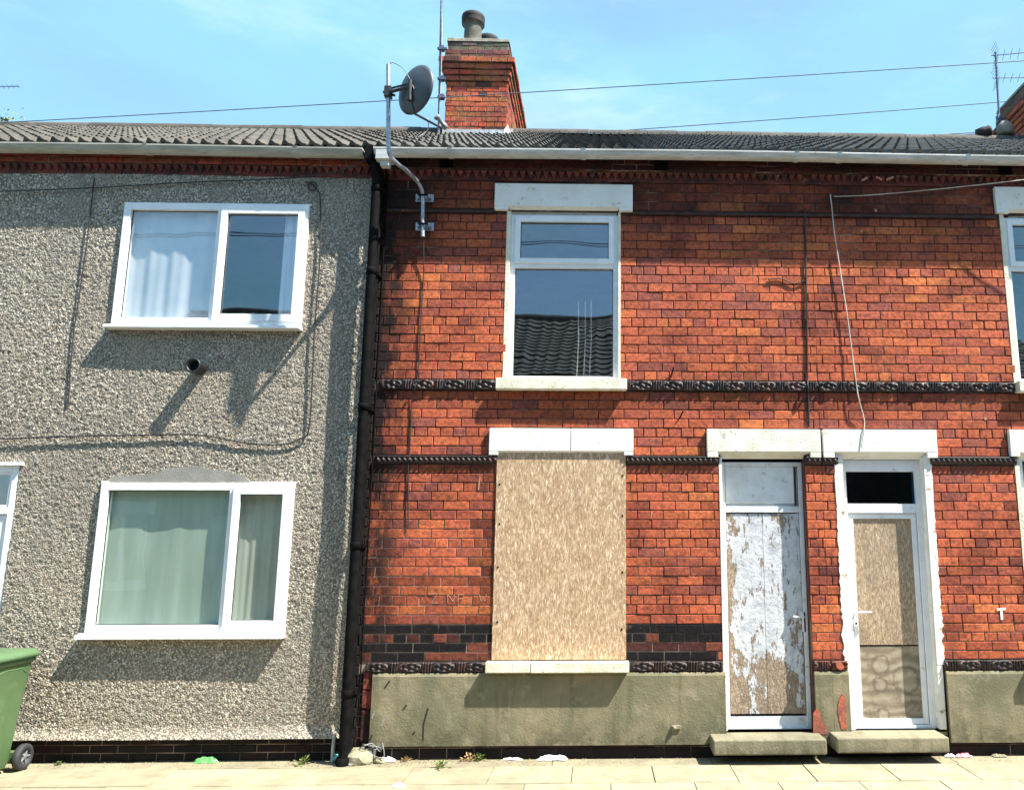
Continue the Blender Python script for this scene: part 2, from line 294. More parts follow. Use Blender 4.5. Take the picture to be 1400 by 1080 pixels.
# ------------------------------------------------------------------ mesh helpers
def root_loc(o):
    while o is not None and o.parent is not None: o = o.parent
    return o.location if o is not None else Vector((0, 0, 0))
def tag(o, label=None, cat=None, group=None, kind=None):
    if label: o['label'] = label
    if cat: o['category'] = cat
    if group: o['group'] = group
    if kind: o['kind'] = kind
    return o
def thing(name, loc, label, cat, group=None):
    o = bpy.data.objects.new(name, None); COL.objects.link(o); o.location = loc
    o.empty_display_size = .2
    return tag(o, label, cat, group)
class MB:
    def __init__(s): s.v = []; s.f = []; s.mi = []; s.c = []; s.sm = []
    def face(s, pts, mi=0, col=(1, 1, 1), sm=False):
        n = len(s.v); s.v += [tuple(p) for p in pts]; s.f.append(tuple(range(n, n+len(pts)))); s.mi.append(mi); s.c.append(col); s.sm.append(sm)
    def add(s, vs, fs, mi=0, col=(1, 1, 1), sm=False):
        n = len(s.v); s.v += [tuple(p) for p in vs]
        for f in fs: s.f.append(tuple(i+n for i in f)); s.mi.append(mi); s.c.append(col); s.sm.append(sm)
    def box(s, x0, x1, y0, y1, z0, z1, mi=0, col=(1, 1, 1)):
        s.add([(x0, y0, z0), (x1, y0, z0), (x1, y1, z0), (x0, y1, z0), (x0, y0, z1), (x1, y0, z1), (x1, y1, z1), (x0, y1, z1)],
              [(0, 3, 2, 1), (4, 5, 6, 7), (0, 1, 5, 4), (1, 2, 6, 5), (2, 3, 7, 6), (3, 0, 4, 7)], mi, col)
    def tube(s, pts, r, n=8, mi=0, rr=None, cap=True):
        pts = [Vector(p) for p in pts]; rings = []
        prev = None
        for i, p in enumerate(pts):
            d = (pts[min(i+1, len(pts)-1)]-pts[max(i-1, 0)]).normalized()
            if prev is None:
                a = Vector((0, 0, 1)) if abs(d.z) < .9 else Vector((1, 0, 0)); u = d.cross(a).normalized()
            else: u = (prev-d*prev.dot(d)).normalized()
            prev = u; w = d.cross(u); q = rr[i] if rr else r
            rings.append([p+u*(q*math.cos(2*math.pi*k/n))+w*(q*math.sin(2*math.pi*k/n)) for k in range(n)])
        vs = [p for rg in rings for p in rg]; fs = []
        for i in range(len(pts)-1):
            for k in range(n): fs.append((i*n+k, i*n+(k+1) % n, (i+1)*n+(k+1) % n, (i+1)*n+k))
        s.add(vs, fs, mi, sm=True)
        if cap:
            s.face(list(reversed(rings[0])), mi); s.face(rings[-1], mi)
    def lathe(s, prof, c, n=20, axis='z', mi=0, ax=None):
        """prof: (radius, along) pairs"""
        ax = Vector(ax or {'z': (0, 0, 1), 'y': (0, 1, 0), 'x': (1, 0, 0)}[axis]).normalized()
        a = Vector((0, 0, 1)) if abs(ax.z) < .9 else Vector((1, 0, 0)); u = ax.cross(a).normalized(); w = ax.cross(u); c = Vector(c)
        vs = []; fs = []
        for r, h in prof:
            for k in range(n): vs.append(c+ax*h+u*(r*math.cos(2*math.pi*k/n))+w*(r*math.sin(2*math.pi*k/n)))
        for i in range(len(prof)-1):
            for k in range(n): fs.append((i*n+k, i*n+(k+1) % n, (i+1)*n+(k+1) % n, (i+1)*n+k))
        s.add(vs, fs, mi, sm=True)
    def holes(s, x0, x1, z0, z1, y0, y1, hs, mi=0):
        xs = sorted({x0, x1, *[min(max(v, x0), x1) for h in hs for v in h[:2]]}); zs = sorted({z0, z1, *[min(max(v, z0), z1) for h in hs for v in h[2:]]})
        for i in range(len(xs)-1):
            run = None
            for j in range(len(zs)-1):
                cx, cz = (xs[i]+xs[i+1])/2, (zs[j]+zs[j+1])/2
                solid = not any(h[0] < cx < h[1] and h[2] < cz < h[3] for h in hs)
                if solid: run = (run[0] if run else zs[j], zs[j+1])
                if run and (not solid or j == len(zs)-2):
                    s.box(xs[i], xs[i+1], y0, y1, run[0], run[1], mi); run = None
    def build(s, name, mats, parent=None, bevel=0, smooth=False):
        me = bpy.data.meshes.new(name); o = root_loc(parent) if parent else Vector((0, 0, 0))
        me.from_pydata([(x-o.x, y-o.y, z-o.z) for x, y, z in s.v], [], s.f)
        for m in (mats if isinstance(mats, (list, tuple)) else [mats]): me.materials.append(M[m] if isinstance(m, str) else m)
        me.polygons.foreach_set('material_index', s.mi)
        me.polygons.foreach_set('use_smooth', [smooth or q for q in s.sm])
        ca = me.color_attributes.new('Col', 'FLOAT_COLOR', 'CORNER'); arr = []
        for p, c in zip(me.polygons, s.c): arr += [*c, 1.]*p.loop_total
        ca.data.foreach_set('color', arr); me.update()
        ob = bpy.data.objects.new(name, me); COL.objects.link(ob)
        if parent: ob.parent = parent
        if bevel:
            b = ob.modifiers.new('b', 'BEVEL'); b.width = bevel; b.segments = 2; b.limit_method = 'ANGLE'; b.harden_normals = False
        return ob
def grid_obj(name, X, Y, Z, mask, matn, parent, cols=None, smooth=True):
    """big grid from numpy arrays (n x m), mask of quads to keep"""
    n, m = X.shape; o = root_loc(parent) if parent else Vector((0, 0, 0))
    co = np.stack([X-o.x, Y-o.y, Z-o.z], -1).reshape(-1, 3).astype(np.float32)
    idx = np.arange(n*m).reshape(n, m)
    q = np.stack([idx[:-1, :-1], idx[:-1, 1:], idx[1:, 1:], idx[1:, :-1]], -1)
    if mask is not None: q = q[mask]
    q = q.reshape(-1, 4).astype(np.int32)
    me = bpy.data.meshes.new(name); me.vertices.add(len(co)); me.vertices.foreach_set('co', co.ravel())
    me.loops.add(q.size); me.loops.foreach_set('vertex_index', q.ravel())
    me.polygons.add(len(q)); me.polygons.foreach_set('loop_start', np.arange(0, q.size, 4, dtype=np.int32))
    me.polygons.foreach_set('loop_total', np.full(len(q), 4, dtype=np.int32))
    me.polygons.foreach_set('use_smooth', np.full(len(q), smooth))
    me.update(calc_edges=True); me.validate()
    ca = me.color_attributes.new('Col', 'FLOAT_COLOR', 'POINT')
    c = np.ones((len(co), 4), np.float32)
    if cols is not None: c[:, :3] = cols.reshape(-1, 1) if cols.ndim == 2 else cols.reshape(-1, 3)
    ca.data.foreach_set('color', c.ravel())
    me.materials.append(M[matn]); ob = bpy.data.objects.new(name, me); COL.objects.link(ob)
    if parent: ob.parent = parent
    return ob

# ------------------------------------------------------------------ brickwork
def lowf(x, z, s=0.):   # smooth pseudo-noise for clustering brick colours
    return (math.sin(x*1.7+z*2.3+s)+math.sin(x*3.9-z*1.3+2*s+1)+math.sin(z*5.1+x*.7+s*3+2))/3
def brick_col(x, z, soot_shade=0., lift=0.):
    r = random.random()+lowf(x, z)*.18+lift
    if r < .07: c = (.34, .090, .058)
    elif r < .28: c = (.42, .098, .052)
    elif r < .70: c = (.50, .112, .050)
    elif r < .985: c = (.58, .138, .054)
    else: c = (.65, .175, .058)
    k = random.uniform(.86, 1.14)*(1-min(1, soot_shade)*.90)
    return tuple(min(.9, v*k) for v in c)
def black_col(x, z, soot_shade=0.):
    r = random.random()
    if z > 1.01 or r < .72: return (.008, .006, .007)
    if r < .84: return (.07, .02, .017)
    return (.17, .045, .025)
def add_brick(mb, put, u0, u1, z0, z1, col, out=0., rough=1.):
    ch = .0035; j = lambda a: random.uniform(-a, a)*rough
    o = out+random.uniform(-.0025, .0025)*rough; t1, t2 = j(.0015), j(.0015)
    fr = [(u0+ch+j(.001), o+t1, z0+ch+j(.0012)), (u1-ch+j(.001), o+t2, z0+ch+j(.0012)), (u1-ch+j(.001), o+t2, z1-ch+j(.0012)), (u0+ch+j(.001), o+t1, z1-ch+j(.0012))]
    bk = [(u0, out-.012, z0), (u1, out-.012, z0), (u1, out-.012, z1), (u0, out-.012, z1)]
    md = [(u0, o-.004, z0), (u1, o-.004, z0), (u1, o-.004, z1), (u0, o-.004, z1)]
    vs = [put(*p) for p in fr+md+bk]
    fs = [(0, 1, 2, 3)]
    for b in (0, 4):
        for k in range(4): fs.append((b+k, b+4+k, b+4+(k+1) % 4, b+(k+1) % 4))
    mb.add(vs, fs, 0, col)
def brick_zone(mb, put, u0, u1, z0, z1, rows, headers, hs, colf, pitch=.228, jt=.0085, out=0., soot_shade_f=None, rough=1.):
    h = (z1-z0)/rows
    for r in range(rows):                      # row 0 is the top one
        zb, zt = z1-(r+1)*h+jt/2, z1-r*h-jt/2
        hd = r in headers; p = pitch/2 if hd else pitch
        rr_ = random.Random(int(zb*1000)*7+3)
        off = (pitch*.25 if hd else (pitch/2 if r % 2 else 0))+rr_.uniform(-.012, .012)
        cuts = [(h_[0], h_[1]) for h_ in hs if h_[2] < (zb+zt)/2 < h_[3]]
        segs = [(u0, u1)]
        for a, b in cuts:
            ns = []
            for s0, s1 in segs:
                if b <= s0 or a >= s1: ns.append((s0, s1))
                else:
                    if a > s0: ns.append((s0, a))
                    if b < s1: ns.append((b, s1))
            segs = ns
        k = math.floor((u0-off)/p); x = k*p+off
        while x < u1:
            pp = p; st_ = random.getstate(); random.seed(int(zb*1000)*131+int(round((x+30)*100))); cB = colf(x+p/2, (zb+zt)/2, soot_shade_f(x+p/2, (zb+zt)/2) if soot_shade_f else 0.); random.setstate(st_)
            for s0, s1 in segs:
                a, b = max(x, s0), min(x+pp, s1)
                if b-a > .012:
                    cx, cz = (a+b)/2, (zb+zt)/2
                    add_brick(mb, put, a+(0 if abs(a-XM) < .001 else jt/2), b-(0 if abs(b-XM) < .001 else jt/2), zb, zt, cB, out, rough)
            x += pp
FRONT = lambda u, o, z: (u, -o, z)

# ------------------------------------------------------------------ measured layout
XP = -2.03                 # party line pebbledash / brick
XM = 2.005                 # party line between the two brick houses
XL, XR = -10.4, 7.7
BACK = 8.6
Z_EAVE = 5.40
Z = dict(corn_t=5.37, corn_m=5.249, corn_b=5.159, led_t=4.878, led_b=4.83, fr_t=3.235, fr_b=3.133, st_t=2.545, st_b=2.466, bl_t=1.086, lb_t=.782, lb_b=.692, pl_b=.102)
H_U = (-.855, .18, 3.23, 4.86)          # upper window, middle house
H_B = (-.90, .235, .79, 2.575)          # boarded window
H_D1 = (1.09, 1.85, .19, 2.56)
H_D2 = (2.165, 2.985, .19, 2.56)
H_RU = (3.86, 4.90, 3.23, 4.88)
H_RL = (3.80, 4.94, .79, 2.575)
PB = -.04                               # pebbledash face
H_LU = (-4.37, -2.74, 3.73, 4.85)
H_LL = (-4.29, -2.69, 1.05, 2.27)
H_LD = (-5.93, -5.06, .17, 2.44)

# ------------------------------------------------------------------ houses: shells
def shell(parent, x0, x1, hs, yi0=.02):
    """inner leaf of the front, side walls, rear wall, storey floor and ceiling: the rooms behind the windows"""
    mb = MB()
    mb.holes(x0+.002, x1-.002, 0.0, 5.3, yi0, .24, hs, 0)
    a = MB()
    a.box(x0+.002, x0+.12, .24, BACK, 0, 5.3); a.box(x1-.12, x1-.002, .24, BACK, 0, 5.3); a.box(x0+.12, x1-.12, BACK-.2, BACK, 0, 5.3)
    a.box(x0+.12, x1-.12, .24, BACK-.2, 2.72, 2.9); a.box(x0+.12, x1-.12, .24, BACK-.2, 5.18, 5.3)
    a.box(x0+.12, x1-.12, 3.6, 3.75, .19, 2.72); a.box(x0+.12, x1-.12, 3.6, 3.75, 2.9, 5.18); a.box(x0+.12, x1-.12, .24, BACK-.2, .05, .17)
    a.build('inner_walls', 'plaster', parent)
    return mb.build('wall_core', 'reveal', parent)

pebble = thing('pebbledash_house', (-6.2, 0, 0), 'grey pebble-dashed terraced house with white plastic windows, left of the black drainpipe', 'house', 'terraced houses in the row')
brickA = thing('brick_house', (0, 0, 0), 'red brick terraced house with a boarded ground floor window and peeling painted door panel', 'house', 'terraced houses in the row')
brickB = thing('brick_house', (4.8, 0, 0), 'red brick terraced house at the right edge with a brown boarded white framed door', 'house', 'terraced houses in the row')

hsA = [H_U, H_B, H_D1]; hsB = [H_D2, H_RU, H_RL]; hsP = [H_LU, H_LL, H_LD]
shell(brickA, XP, XM, hsA, .03); shell(brickB, XM, XR, hsB, .03); shell(pebble, XL, XP, hsP, .03)

def soot_shade(x, z):
    s = 0.
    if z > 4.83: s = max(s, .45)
    if z > 4.42: s = max(s, .22+.15*lowf(x, z, 3))  # gutter shade painted into the upper bricks along with the soot
    s = max(s, .85*max(0, 1-(x-XP)/.28)*(1 if z > 2.4 else .75))
    if z > 4.3: s = max(s, .85*max(0, 1-abs(x+1.85)/.5))
    if .8 < z < 2.45: s = max(s, (.85 if x < -.9 and x > -1.06 else 0)*(.7+.3*lowf(x, z*3, 5)), .5*max(0, 1-abs(x-.30)/.1), .45*max(0, 1-abs(x-3.75)/.1))
    if 2.56 < z < 3.12: s = max(s, .5*max(0, 1-abs(x+.35)/.75))  # darker between the upper sill and the lintel below
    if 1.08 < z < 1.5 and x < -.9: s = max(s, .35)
    if 3.0 < z < 3.13 or 2.36 < z < 2.47: s = max(s, .4)  # darker course right beneath the frieze and string course
    return min(.92, max(0, s+random.uniform(-.08, .08)))
BB = MB
for own, x0, x1, hs in ((brickA, XP, XM, hsA), (brickB, XM, XR, hsB)):
    mb = MB()
    # lintels and sills are let into the brickwork
    lint = [(-1.0, .31, 4.85, 5.13), (-.99, .31, 2.53, 2.79), (.96, XM, 2.53, 2.79), (XM, 3.065, 2.53, 2.79), (3.79, 5.1, 4.88, 5.15), (3.72, 5.03, 2.53, 2.79),
            (-.94, .25, 3.12, 3.24), (3.83, 4.95, 3.12, 3.24)]
    a = hs+lint
    brick_zone(mb, FRONT, x0, x1, Z['corn_m'], Z['corn_t'], 2, (), a, lambda x, z, s: tuple(v*random.uniform(.6, 1.1) for v in (.16, .036, .026)), out=.075)
    brick_zone(mb, FRONT, x0, x1, Z['led_t'], Z['corn_b'], 3, (), a, brick_col, soot_shade_f=soot_shade)
    brick_zone(mb, FRONT, x0, x1, Z['fr_t'], Z['led_b'], 19, (0, 6, 12, 18), a, brick_col, soot_shade_f=soot_shade)
    brick_zone(mb, FRONT, x0, x1, Z['st_t'], Z['fr_b'], 7, (4,), a, brick_col, soot_shade_f=soot_shade)
    brick_zone(mb, FRONT, x0, x1, Z['bl_t'], Z['st_b'], 17, (2, 8, 14), a, brick_col, soot_shade_f=soot_shade)
    blk = (lambda x, z, s: black_col(x, z)) if own is brickA else brick_col
    brick_zone(mb, FRONT, x0, x1, Z['lb_t'], Z['bl_t'], 4, (1,), a, lambda x, z, s: black_col(x, z) if (x < 1.1) else brick_col(x, z, .1), soot_shade_f=soot_shade)
    brick_zone(mb, FRONT, x0, x1, 0, Z['lb_b'], 8, (), a, lambda x, z, s: (.03, .022, .02), soot_shade_f=soot_shade)
    mb.holes(x0, x1, .0, 5.3, .006, .03, hs, 1)
    mb.holes(x0, x1, Z['corn_m']+.001, Z['corn_t']-.001, -.069, .006, [], 1)
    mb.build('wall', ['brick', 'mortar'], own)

# moulded bands
def relief(name, matn, parent, x0, x1, z0, z1, fn, dx=.006, nz=15, base=.0):
    n = max(4, int((x1-x0)/dx)); xs = np.linspace(x0, x1, n); vs = np.linspace(-1, 1, nz)
    X, V = np.meshgrid(xs, vs); H = fn(X, V)+base
    H[:, 0] = -.004; H[:, -1] = -.004; H[0] = -.004; H[-1] = -.004
    Zz = (z0+z1)/2+V*(z1-z0)/2
    Zz[0] = Zz[1]; Zz[-1] = Zz[-2]
    return grid_obj(name, X, -H, Zz, None, matn, parent)
def frieze(X, V):
    P = .283; s = (X/P) % 1.0; k = np.floor(X/P)
    e = ((s-.36)/.33)**2+(V/.78)**2
    rim = .020*np.exp(-((e-.86)/.16)**2)
    leaf = np.where(e < .75, .010+.012*np.sin((s-.36)*26+V*3.2+k)*np.cos(V*4-(s-.36)*9), 0)
    fl = np.where((s > .73) & (s < .98), .011+.009*np.cos((s-.73)*2*np.pi/.083), 0)
    lip = .016*np.exp(-((np.abs(V)-.95)/.06)**2)
    nz = .004*np.sin(X*91+V*7)*np.sin(X*37-V*11)
    return .012+np.maximum.reduce([rim, leaf, fl, lip])+nz
def rope(X, V):
    r = np.clip(1-(V/.55)**2, 0, 1)**.5
    tw = .010*np.sin(X*2*np.pi/.047+V*2.2)
    lip = np.where(V > .55, .02, 0)
    return .006+r*(.018+tw)+lip
for own, xs in ((brickA, [(-1.99, -.94), (.25, XM)]), (brickB, [(XM, 3.83), (4.95, XR)])):
    for a, b in xs: relief('frieze', 'terracotta_dark', own, a+.001, b-.001, Z['fr_b'], Z['fr_t'], frieze)
for own, xs in ((brickA, [(-1.99, -.905), (.24, 1.085), (1.855, XM)]), (brickB, [(XM, 2.16), (2.99, 3.795), (4.945, XR)])):
    for a, b in xs: relief('string_course', 'terracotta_dark', own, a+.001, b-.001, Z['st_b'], Z['st_t'], rope)
for own, xs in ((brickA, [(-1.97, -.955), (.265, 1.075)]), (brickB, [(2.99, 3.74), (4.99, XR)])):
    for a, b in xs: relief('lower_frieze', 'terracotta_dark', own, a+.001, b-.001, Z['lb_b'], Z['lb_t'], frieze)
relief('lower_frieze', 'terracotta_red', brickA, 1.858, XM-.001, Z['lb_b'], Z['lb_t'], frieze)
relief('lower_frieze', 'terracotta_red', brickB, XM+.001, 2.155, Z['lb_b'], Z['lb_t'], frieze)
# ledge over the upper windows and sawtooth course under the cornice
def teeth(own, x0, x1, y0=0., zt=Z['corn_m'], zb=Z['corn_b'], dep=.055):
    mb = MB(); x = x0+.04
    mb.box(x0+.002, x1-.002, y0-.012, y0+.02, zb, zt)
    while x < x1-.03:
        w = .031; mb.add([(x-w, y0-.013, zt-.006), (x+w, y0-.013, zt-.006), (x+w*.9, y0-dep, zt-.006), (x-w*.9, y0-dep, zt-.006), (x, y0-.014, zb+.012)],
                         [(0, 1, 2, 3), (3, 2, 4), (0, 3, 4), (2, 1, 4)])
        x += .0735
    mb.build('sawtooth_course', 'cornice', own)
teeth(brickA, XP, XM); teeth(brickB, XM, XR)
for own, segs in ((brickA, [(-2.0, -1.0), (.31, XM)]), (brickB, [(XM, 3.79), (5.1, XR)])):
    for a, b in segs:
      mb = MB(); mb.add([(a, -.022, Z['led_b']+.004), (b, -.022, Z['led_b']+.004), (b, -.028, Z['led_b']+.02), (a, -.028, Z['led_b']+.02), (a, .004, Z['led_t']), (b, .004, Z['led_t']), (a, .004, Z['led_b']), (b, .004, Z['led_b'])],
                             [(0, 1, 2, 3), (3, 2, 5, 4), (6, 7, 1, 0), (0, 3, 4, 6), (1, 7, 5, 2)])
      mb.build('sooty_ledge', 'terracotta_dark', own)

# cement plinths (painted render under the lower frieze) and dark base bricks
def plinth(own, segs):
    mb = MB()
    for a, b in segs:
        mb.add([(a, -.022, .69), (b, -.022, .69), (b, -.034, .665), (a, -.034, .665), (a, -.038, .11), (b, -.038, .11), (a, .0, .69), (b, .0, .69), (a, .0, .11), (b, .0, .11)],
               [(6, 7, 1, 0), (0, 1, 2, 3), (3, 2, 5, 4), (4, 5, 9, 8), (6, 0, 3, 4, 8), (7, 9, 5, 2, 1)])
    return mb.build('cement_plinth', 'cement', own)
plinth(brickA, [(-1.905, 1.085), (1.855, XM-.001)]); plinth(brickB, [(XM+.001, 2.15), (3.0, XR)])
# red brick laid bare where render has fallen off beside the doors
M['bare_red'] = mat('bare_red_brick', (.48, .12, .06), (.26, .09, .06), 14, .9, .8, .008, c3=(.5, .30, .2), s3=22)
def patch(own, pts, y):
    p = [W3(a, b, y) for a, b in pts]; mb = MB(); n = len(p)
    mb.face(list(reversed(p)))
    for i in range(n): a, b = p[i], p[(i+1) % n]; mb.face([a, b, b+Vector((0, .012, 0)), a+Vector((0, .012, 0))])
    mb.build('bare_bricks', 'bare_red', own)
patch(brickA, [(1112, 975), (1117, 968), (1121, 974), (1124, 985), (1129, 992), (1131, 1003), (1122, 1004), (1112, 1003)], -.0405)
patch(brickB, [(1147, 957), (1151, 948), (1155, 950), (1157, 965), (1156, 985), (1158, 996), (1151, 997), (1148, 985), (1145, 972)], -.0405)
patch(brickB, [(1143, 905), (1150, 903), (1155, 912), (1150, 916), (1144, 913)], -.0405)
mb = MB()
for z in (.15, .41, .56): add_brick(mb, FRONT, -1.99, -1.912, z, z+.14 if z > .3 else z+.24, (.30, .07, .045), .012)
mb.build('bare_bricks', 'brick', brickA)

# ------------------------------------------------------------------ pebbledash face (a real rough surface)
def blur(a, k):
    for _ in range(k): a = (a+np.roll(a, 1, 0)+np.roll(a, -1, 0)+np.roll(a, 1, 1)+np.roll(a, -1, 1))/5
    return a
dx = .0095
xs = np.arange(XL, XP+.001-.055+dx, dx); zs = np.arange(.185, 5.165, dx)
X, Zg = np.meshgrid(xs, zs)
hgt = blur(rng.random(X.shape), 1); hgt = (hgt-hgt.mean())/hgt.std()*.0019
hgt += .008*np.sin(X*1.3+Zg*.8)*np.sin(Zg*1.9+1)
bell = np.clip((.30-Zg)/.11, 0, 1)**2*.035
Yg = PB-hgt-bell
keep = np.ones((X.shape[0]-1, X.shape[1]-1), bool)
xc, zc_ = X[:-1, :-1]+dx/2, Zg[:-1, :-1]+dx/2
for h in hsP: keep &= ~((xc > h[0]-.012) & (xc < h[1]+.012) & (zc_ > h[2]-.012) & (zc_ < h[3]+.012))
grid_obj('wall', X, Yg, Zg, keep, 'pebble', pebble)
mb = MB(); e = MB()
e.holes(XL, XP-.055, .19, 5.15, PB+.012, .03, hsP); e.box(XL, XP-.055, PB-.03, .0, .183, .19)
e.build('render_coat', 'patch_cement', pebble)
brick_zone(mb, FRONT, XL, XP-.02, 0, .19, 3, (), [H_LD], lambda x, z, s: random.choice([(.022, .017, .018), (.05, .022, .02), (.10, .03, .022), (.03, .022, .02)]), out=.0, pitch=.228)
mb.holes(XL, XP-.02, .0, .19, .006, .03, [H_LD], 1)
mb.build('base_bricks', ['brick', 'mortar_soft'], pebble)
mb = MB()
brick_zone(mb, FRONT, XL, XP-.01, Z['corn_m'], Z['corn_t'], 2, (), [], lambda x, z, s: tuple(v*random.uniform(.75, 1.15) for v in (.30, .062, .034)), out=.095)
mb.box(XL, XP-.01, -.089, .0, Z['corn_m']+.001, Z['corn_t']-.001, 1)
mb.build('cornice', ['brick', 'mortar'], pebble)
teeth(pebble, XL, XP-.01, -.035)
# brick edge strip showing beside the pipe
mb = MB(); brick_zone(mb, FRONT, XP-.055, XP+.0, 0.0, 5.16, 62, (), [], lambda x, z, s: (.02, .014, .014), out=.0)
mb.build('edge_bricks', 'brick', pebble)
# smooth cement patch above the lower window
pts = [(150, 659), (152, 652), (185, 650), (215, 646), (228, 640), (255, 638), (272, 637), (285, 641), (310, 644), (335, 652), (343, 659)]
mb = MB(); p3 = [W3(x, y, PB-.018) for x, y in pts]; mb.face(list(reversed(p3)))
for i in range(len(p3)):
    a, b = p3[i], p3[(i+1) % len(p3)]; mb.face([a, b, b+Vector((0, .03, 0)), a+Vector((0, .03, 0))])
mb.build('cement_patch', 'patch_cement', pebble)
# round vent stub
vx, vz = W(270, 502, -.1)
mb = MB(); mb.lathe([(.058, 0), (.058, -.13), (.062, -.13), (.066, -.145), (.052, -.145), (.05, -.05), (0, -.05)], (vx, PB, vz), 20, 'y')
mb.build('vent_pipe', 'dark_plastic', pebble)

# ------------------------------------------------------------------ roofs
def roof(own, x0, x1, matn, per, amp, seed, dark=.6, dirty=0):
    y0, z0, y1, z1 = -.17, Z_EAVE+.0, 4.3, 7.93
    L_ = math.hypot(y1-y0, z1-z0); ty, tz = (y1-y0)/L_, (z1-z0)/L_; ny, nz = -tz, ty
    gauge = .34; n = int(L_/gauge)+1
    xs = np.arange(x0, x1+.0001, per/12); rs = np.random.default_rng(seed)
    rows = []; hh = []; cc = []
    for k in range(n):
        a, b = k*gauge, min((k+1)*gauge, L_)
        rows += [a, a+.002, (a+b)/2, b]; hh += [-.012, .030, .018, .006]
        tone = rs.uniform(.8, 1.15, size=int((x1-x0)/per)+4); sh = rs.uniform(-.004, .004, size=tone.size)
        ti = ((xs-x0)/per).astype(int)
        for q in range(4): cc.append((tone[ti], sh[ti]))
    T = np.array(rows)[:, None]; Hh = np.array(hh)[:, None]
    ph = (xs-x0)/per*2*np.pi
    prof = amp*(np.clip(np.sin(ph), -.35, 1))+amp*.25*np.sin(2*ph)
    Hm = Hh+prof[None, :]+np.array([c[1] for c in cc])
    Xx = np.repeat(xs[None, :], len(rows), 0)
    Yy = y0+T*ty+Hm*ny; Zz = z0+T*tz+Hm*nz
    C = np.array([c[0] for c in cc])
    r = grid_obj('roof', Xx, Yy, Zz, None, matn, own, C, smooth=False)
    mb = MB()   # rear slope, underlay and gable triangles
    mb.add([(x0, y0+.02, z0-.06), (x1, y0+.02, z0-.06), (x1, y1, z1-.06), (x0, y1, z1-.06), (x0, 2*y1-y0, z0-.06), (x1, 2*y1-y0, z0-.06)],
           [(0, 1, 2, 3), (3, 2, 5, 4), (0, 3, 4), (1, 5, 2)])
    mb.add([(x0, y1, z1+.03), (x1, y1, z1+.03), (x1, 2*y1-y0, z0+.02), (x0, 2*y1-y0, z0+.02)], [(0, 1, 2, 3)])
    mb.build('rear_slope', matn, own)
    rd = MB(); x = x0; k = 0
    while x < x1-.02:      # half round ridge tiles, each its own segment of one mesh
        xe = min(x+.45, x1); dz = random.uniform(-.006, .006); prof_ = []
        rings = []
        for xx, g in ((x+.004, 0), (xe-.004, 0)):
            rings.append([(xx, y1+.125*math.cos(t), z1-.02+dz+.115*math.sin(t)) for t in np.linspace(math.pi*1.02, -.02*math.pi, 11)])
        vs = rings[0]+rings[1]; rd.add(vs, [(i, i+1, i+12, i+11) for i in range(10)], 0, (random.uniform(.75, 1.2),)*3, True)
        rd.face(rings[0], 0); rd.face(list(reversed(rings[1])), 0)
        x = xe
    rd.build('ridge_tiles', matn, r)
    return r
roof(pebble, XL, XP+.04, 'tile_left', .124, .029, 1)
roof(brickA, XP+.045, XM, 'tile_right', .124, .030, 2)
roof(brickB, XM+.001, XR, 'tile_right', .124, .030, 3)
for own, a, b in ((pebble, XL, XP+.03), (brickA, XP+.04, XM), (brickB, XM+.002, XR)):
    mb = MB(); mb.box(a, b, -.115 if own is pebble else -.095, .05, Z['corn_t'], Z_EAVE+.01); mb.box(a, b, .05, .25, 5.3, Z_EAVE+.03)
    mb.build('eaves_board', 'fascia', own)
# gable ends
for own, xa in ((pebble, XL), (brickB, XR-.2)):
    mb = MB(); mb.add([(xa, .05, 5.3), (xa, 8.4, 5.3), (xa, 4.3, 7.84), (xa+.2, .05, 5.3), (xa+.2, 8.4, 5.3), (xa+.2, 4.3, 7.84)], [(0, 2, 1), (3, 4, 5), (0, 1, 4, 3)])
    mb.build('gable_wall', 'reveal', own)

# gutters
def gutter(own, x0, x1, yc, zc, matn, joints, r=.062, endl=False):
    mb = MB(); n = 12; xs = np.linspace(x0, x1, 25)
    sag = [(.006*math.sin(x*1.1+.5)) for x in xs]
    prof = [(r*math.cos(t), r*math.sin(t)) for t in np.linspace(math.pi, 2*math.pi, n+1)]
    prof = [(-r-.006, .004), (-r-.006, -.008)]+prof[1:]
    inner = [(p[0]*.93, p[1]*.93) for p in reversed(prof)]; ring = prof+inner; m = len(ring)
    vs = []
    for x, s in zip(xs, sag): vs += [(x, yc+p[0], zc+p[1]+s) for p in ring]
    fs = []
    for i in range(len(xs)-1):
        for k in range(m-1): fs.append((i*m+k, i*m+k+1, (i+1)*m+k+1, (i+1)*m+k))
    mb.add(vs, fs, 0, sm=False)
    for xx in (x0, x1): mb.face([(xx, yc+p[0]*1.02, zc+p[1]*1.02+(sag[0] if xx == x0 else sag[-1])) for p in prof])
    for j in joints:
        sg = .006*math.sin(j*1.1+.5); R2 = r+.006
        ring2 = [(R2*math.cos(t), R2*math.sin(t)) for t in np.linspace(math.pi*.99, 2.01*math.pi, n+1)]
        ring2 = [(-R2-.006, .008)]+ring2
        v2 = [(j+d, yc+p[0], zc+p[1]+sg) for d in (-.022, .022) for p in ring2]; k2 = len(ring2)
        mb.add(v2, [(k, k+1, k2+k+1, k2+k) for k in range(k2-1)]); mb.face(v2[:k2]); mb.face(list(reversed(v2[k2:])))
    return mb.build('gutter', matn, own)
gutter(pebble, XL, -2.20, -.165, 5.365, 'gutter_grey', [W(200, 205, -.2)[0], W(405, 205, -.2)[0], -6.3], .066)
gA = gutter(brickA, -2.09, XM, -.20, 5.36, 'gutter_white', [W(x, 208, -.2)[0] for x in (617, 798)])
gutter(brickB, XM, XR, -.20, 5.36, 'gutter_white', [W(x, 212, -.2)[0] for x in (1088, 1146, 1320)]+[6.2])
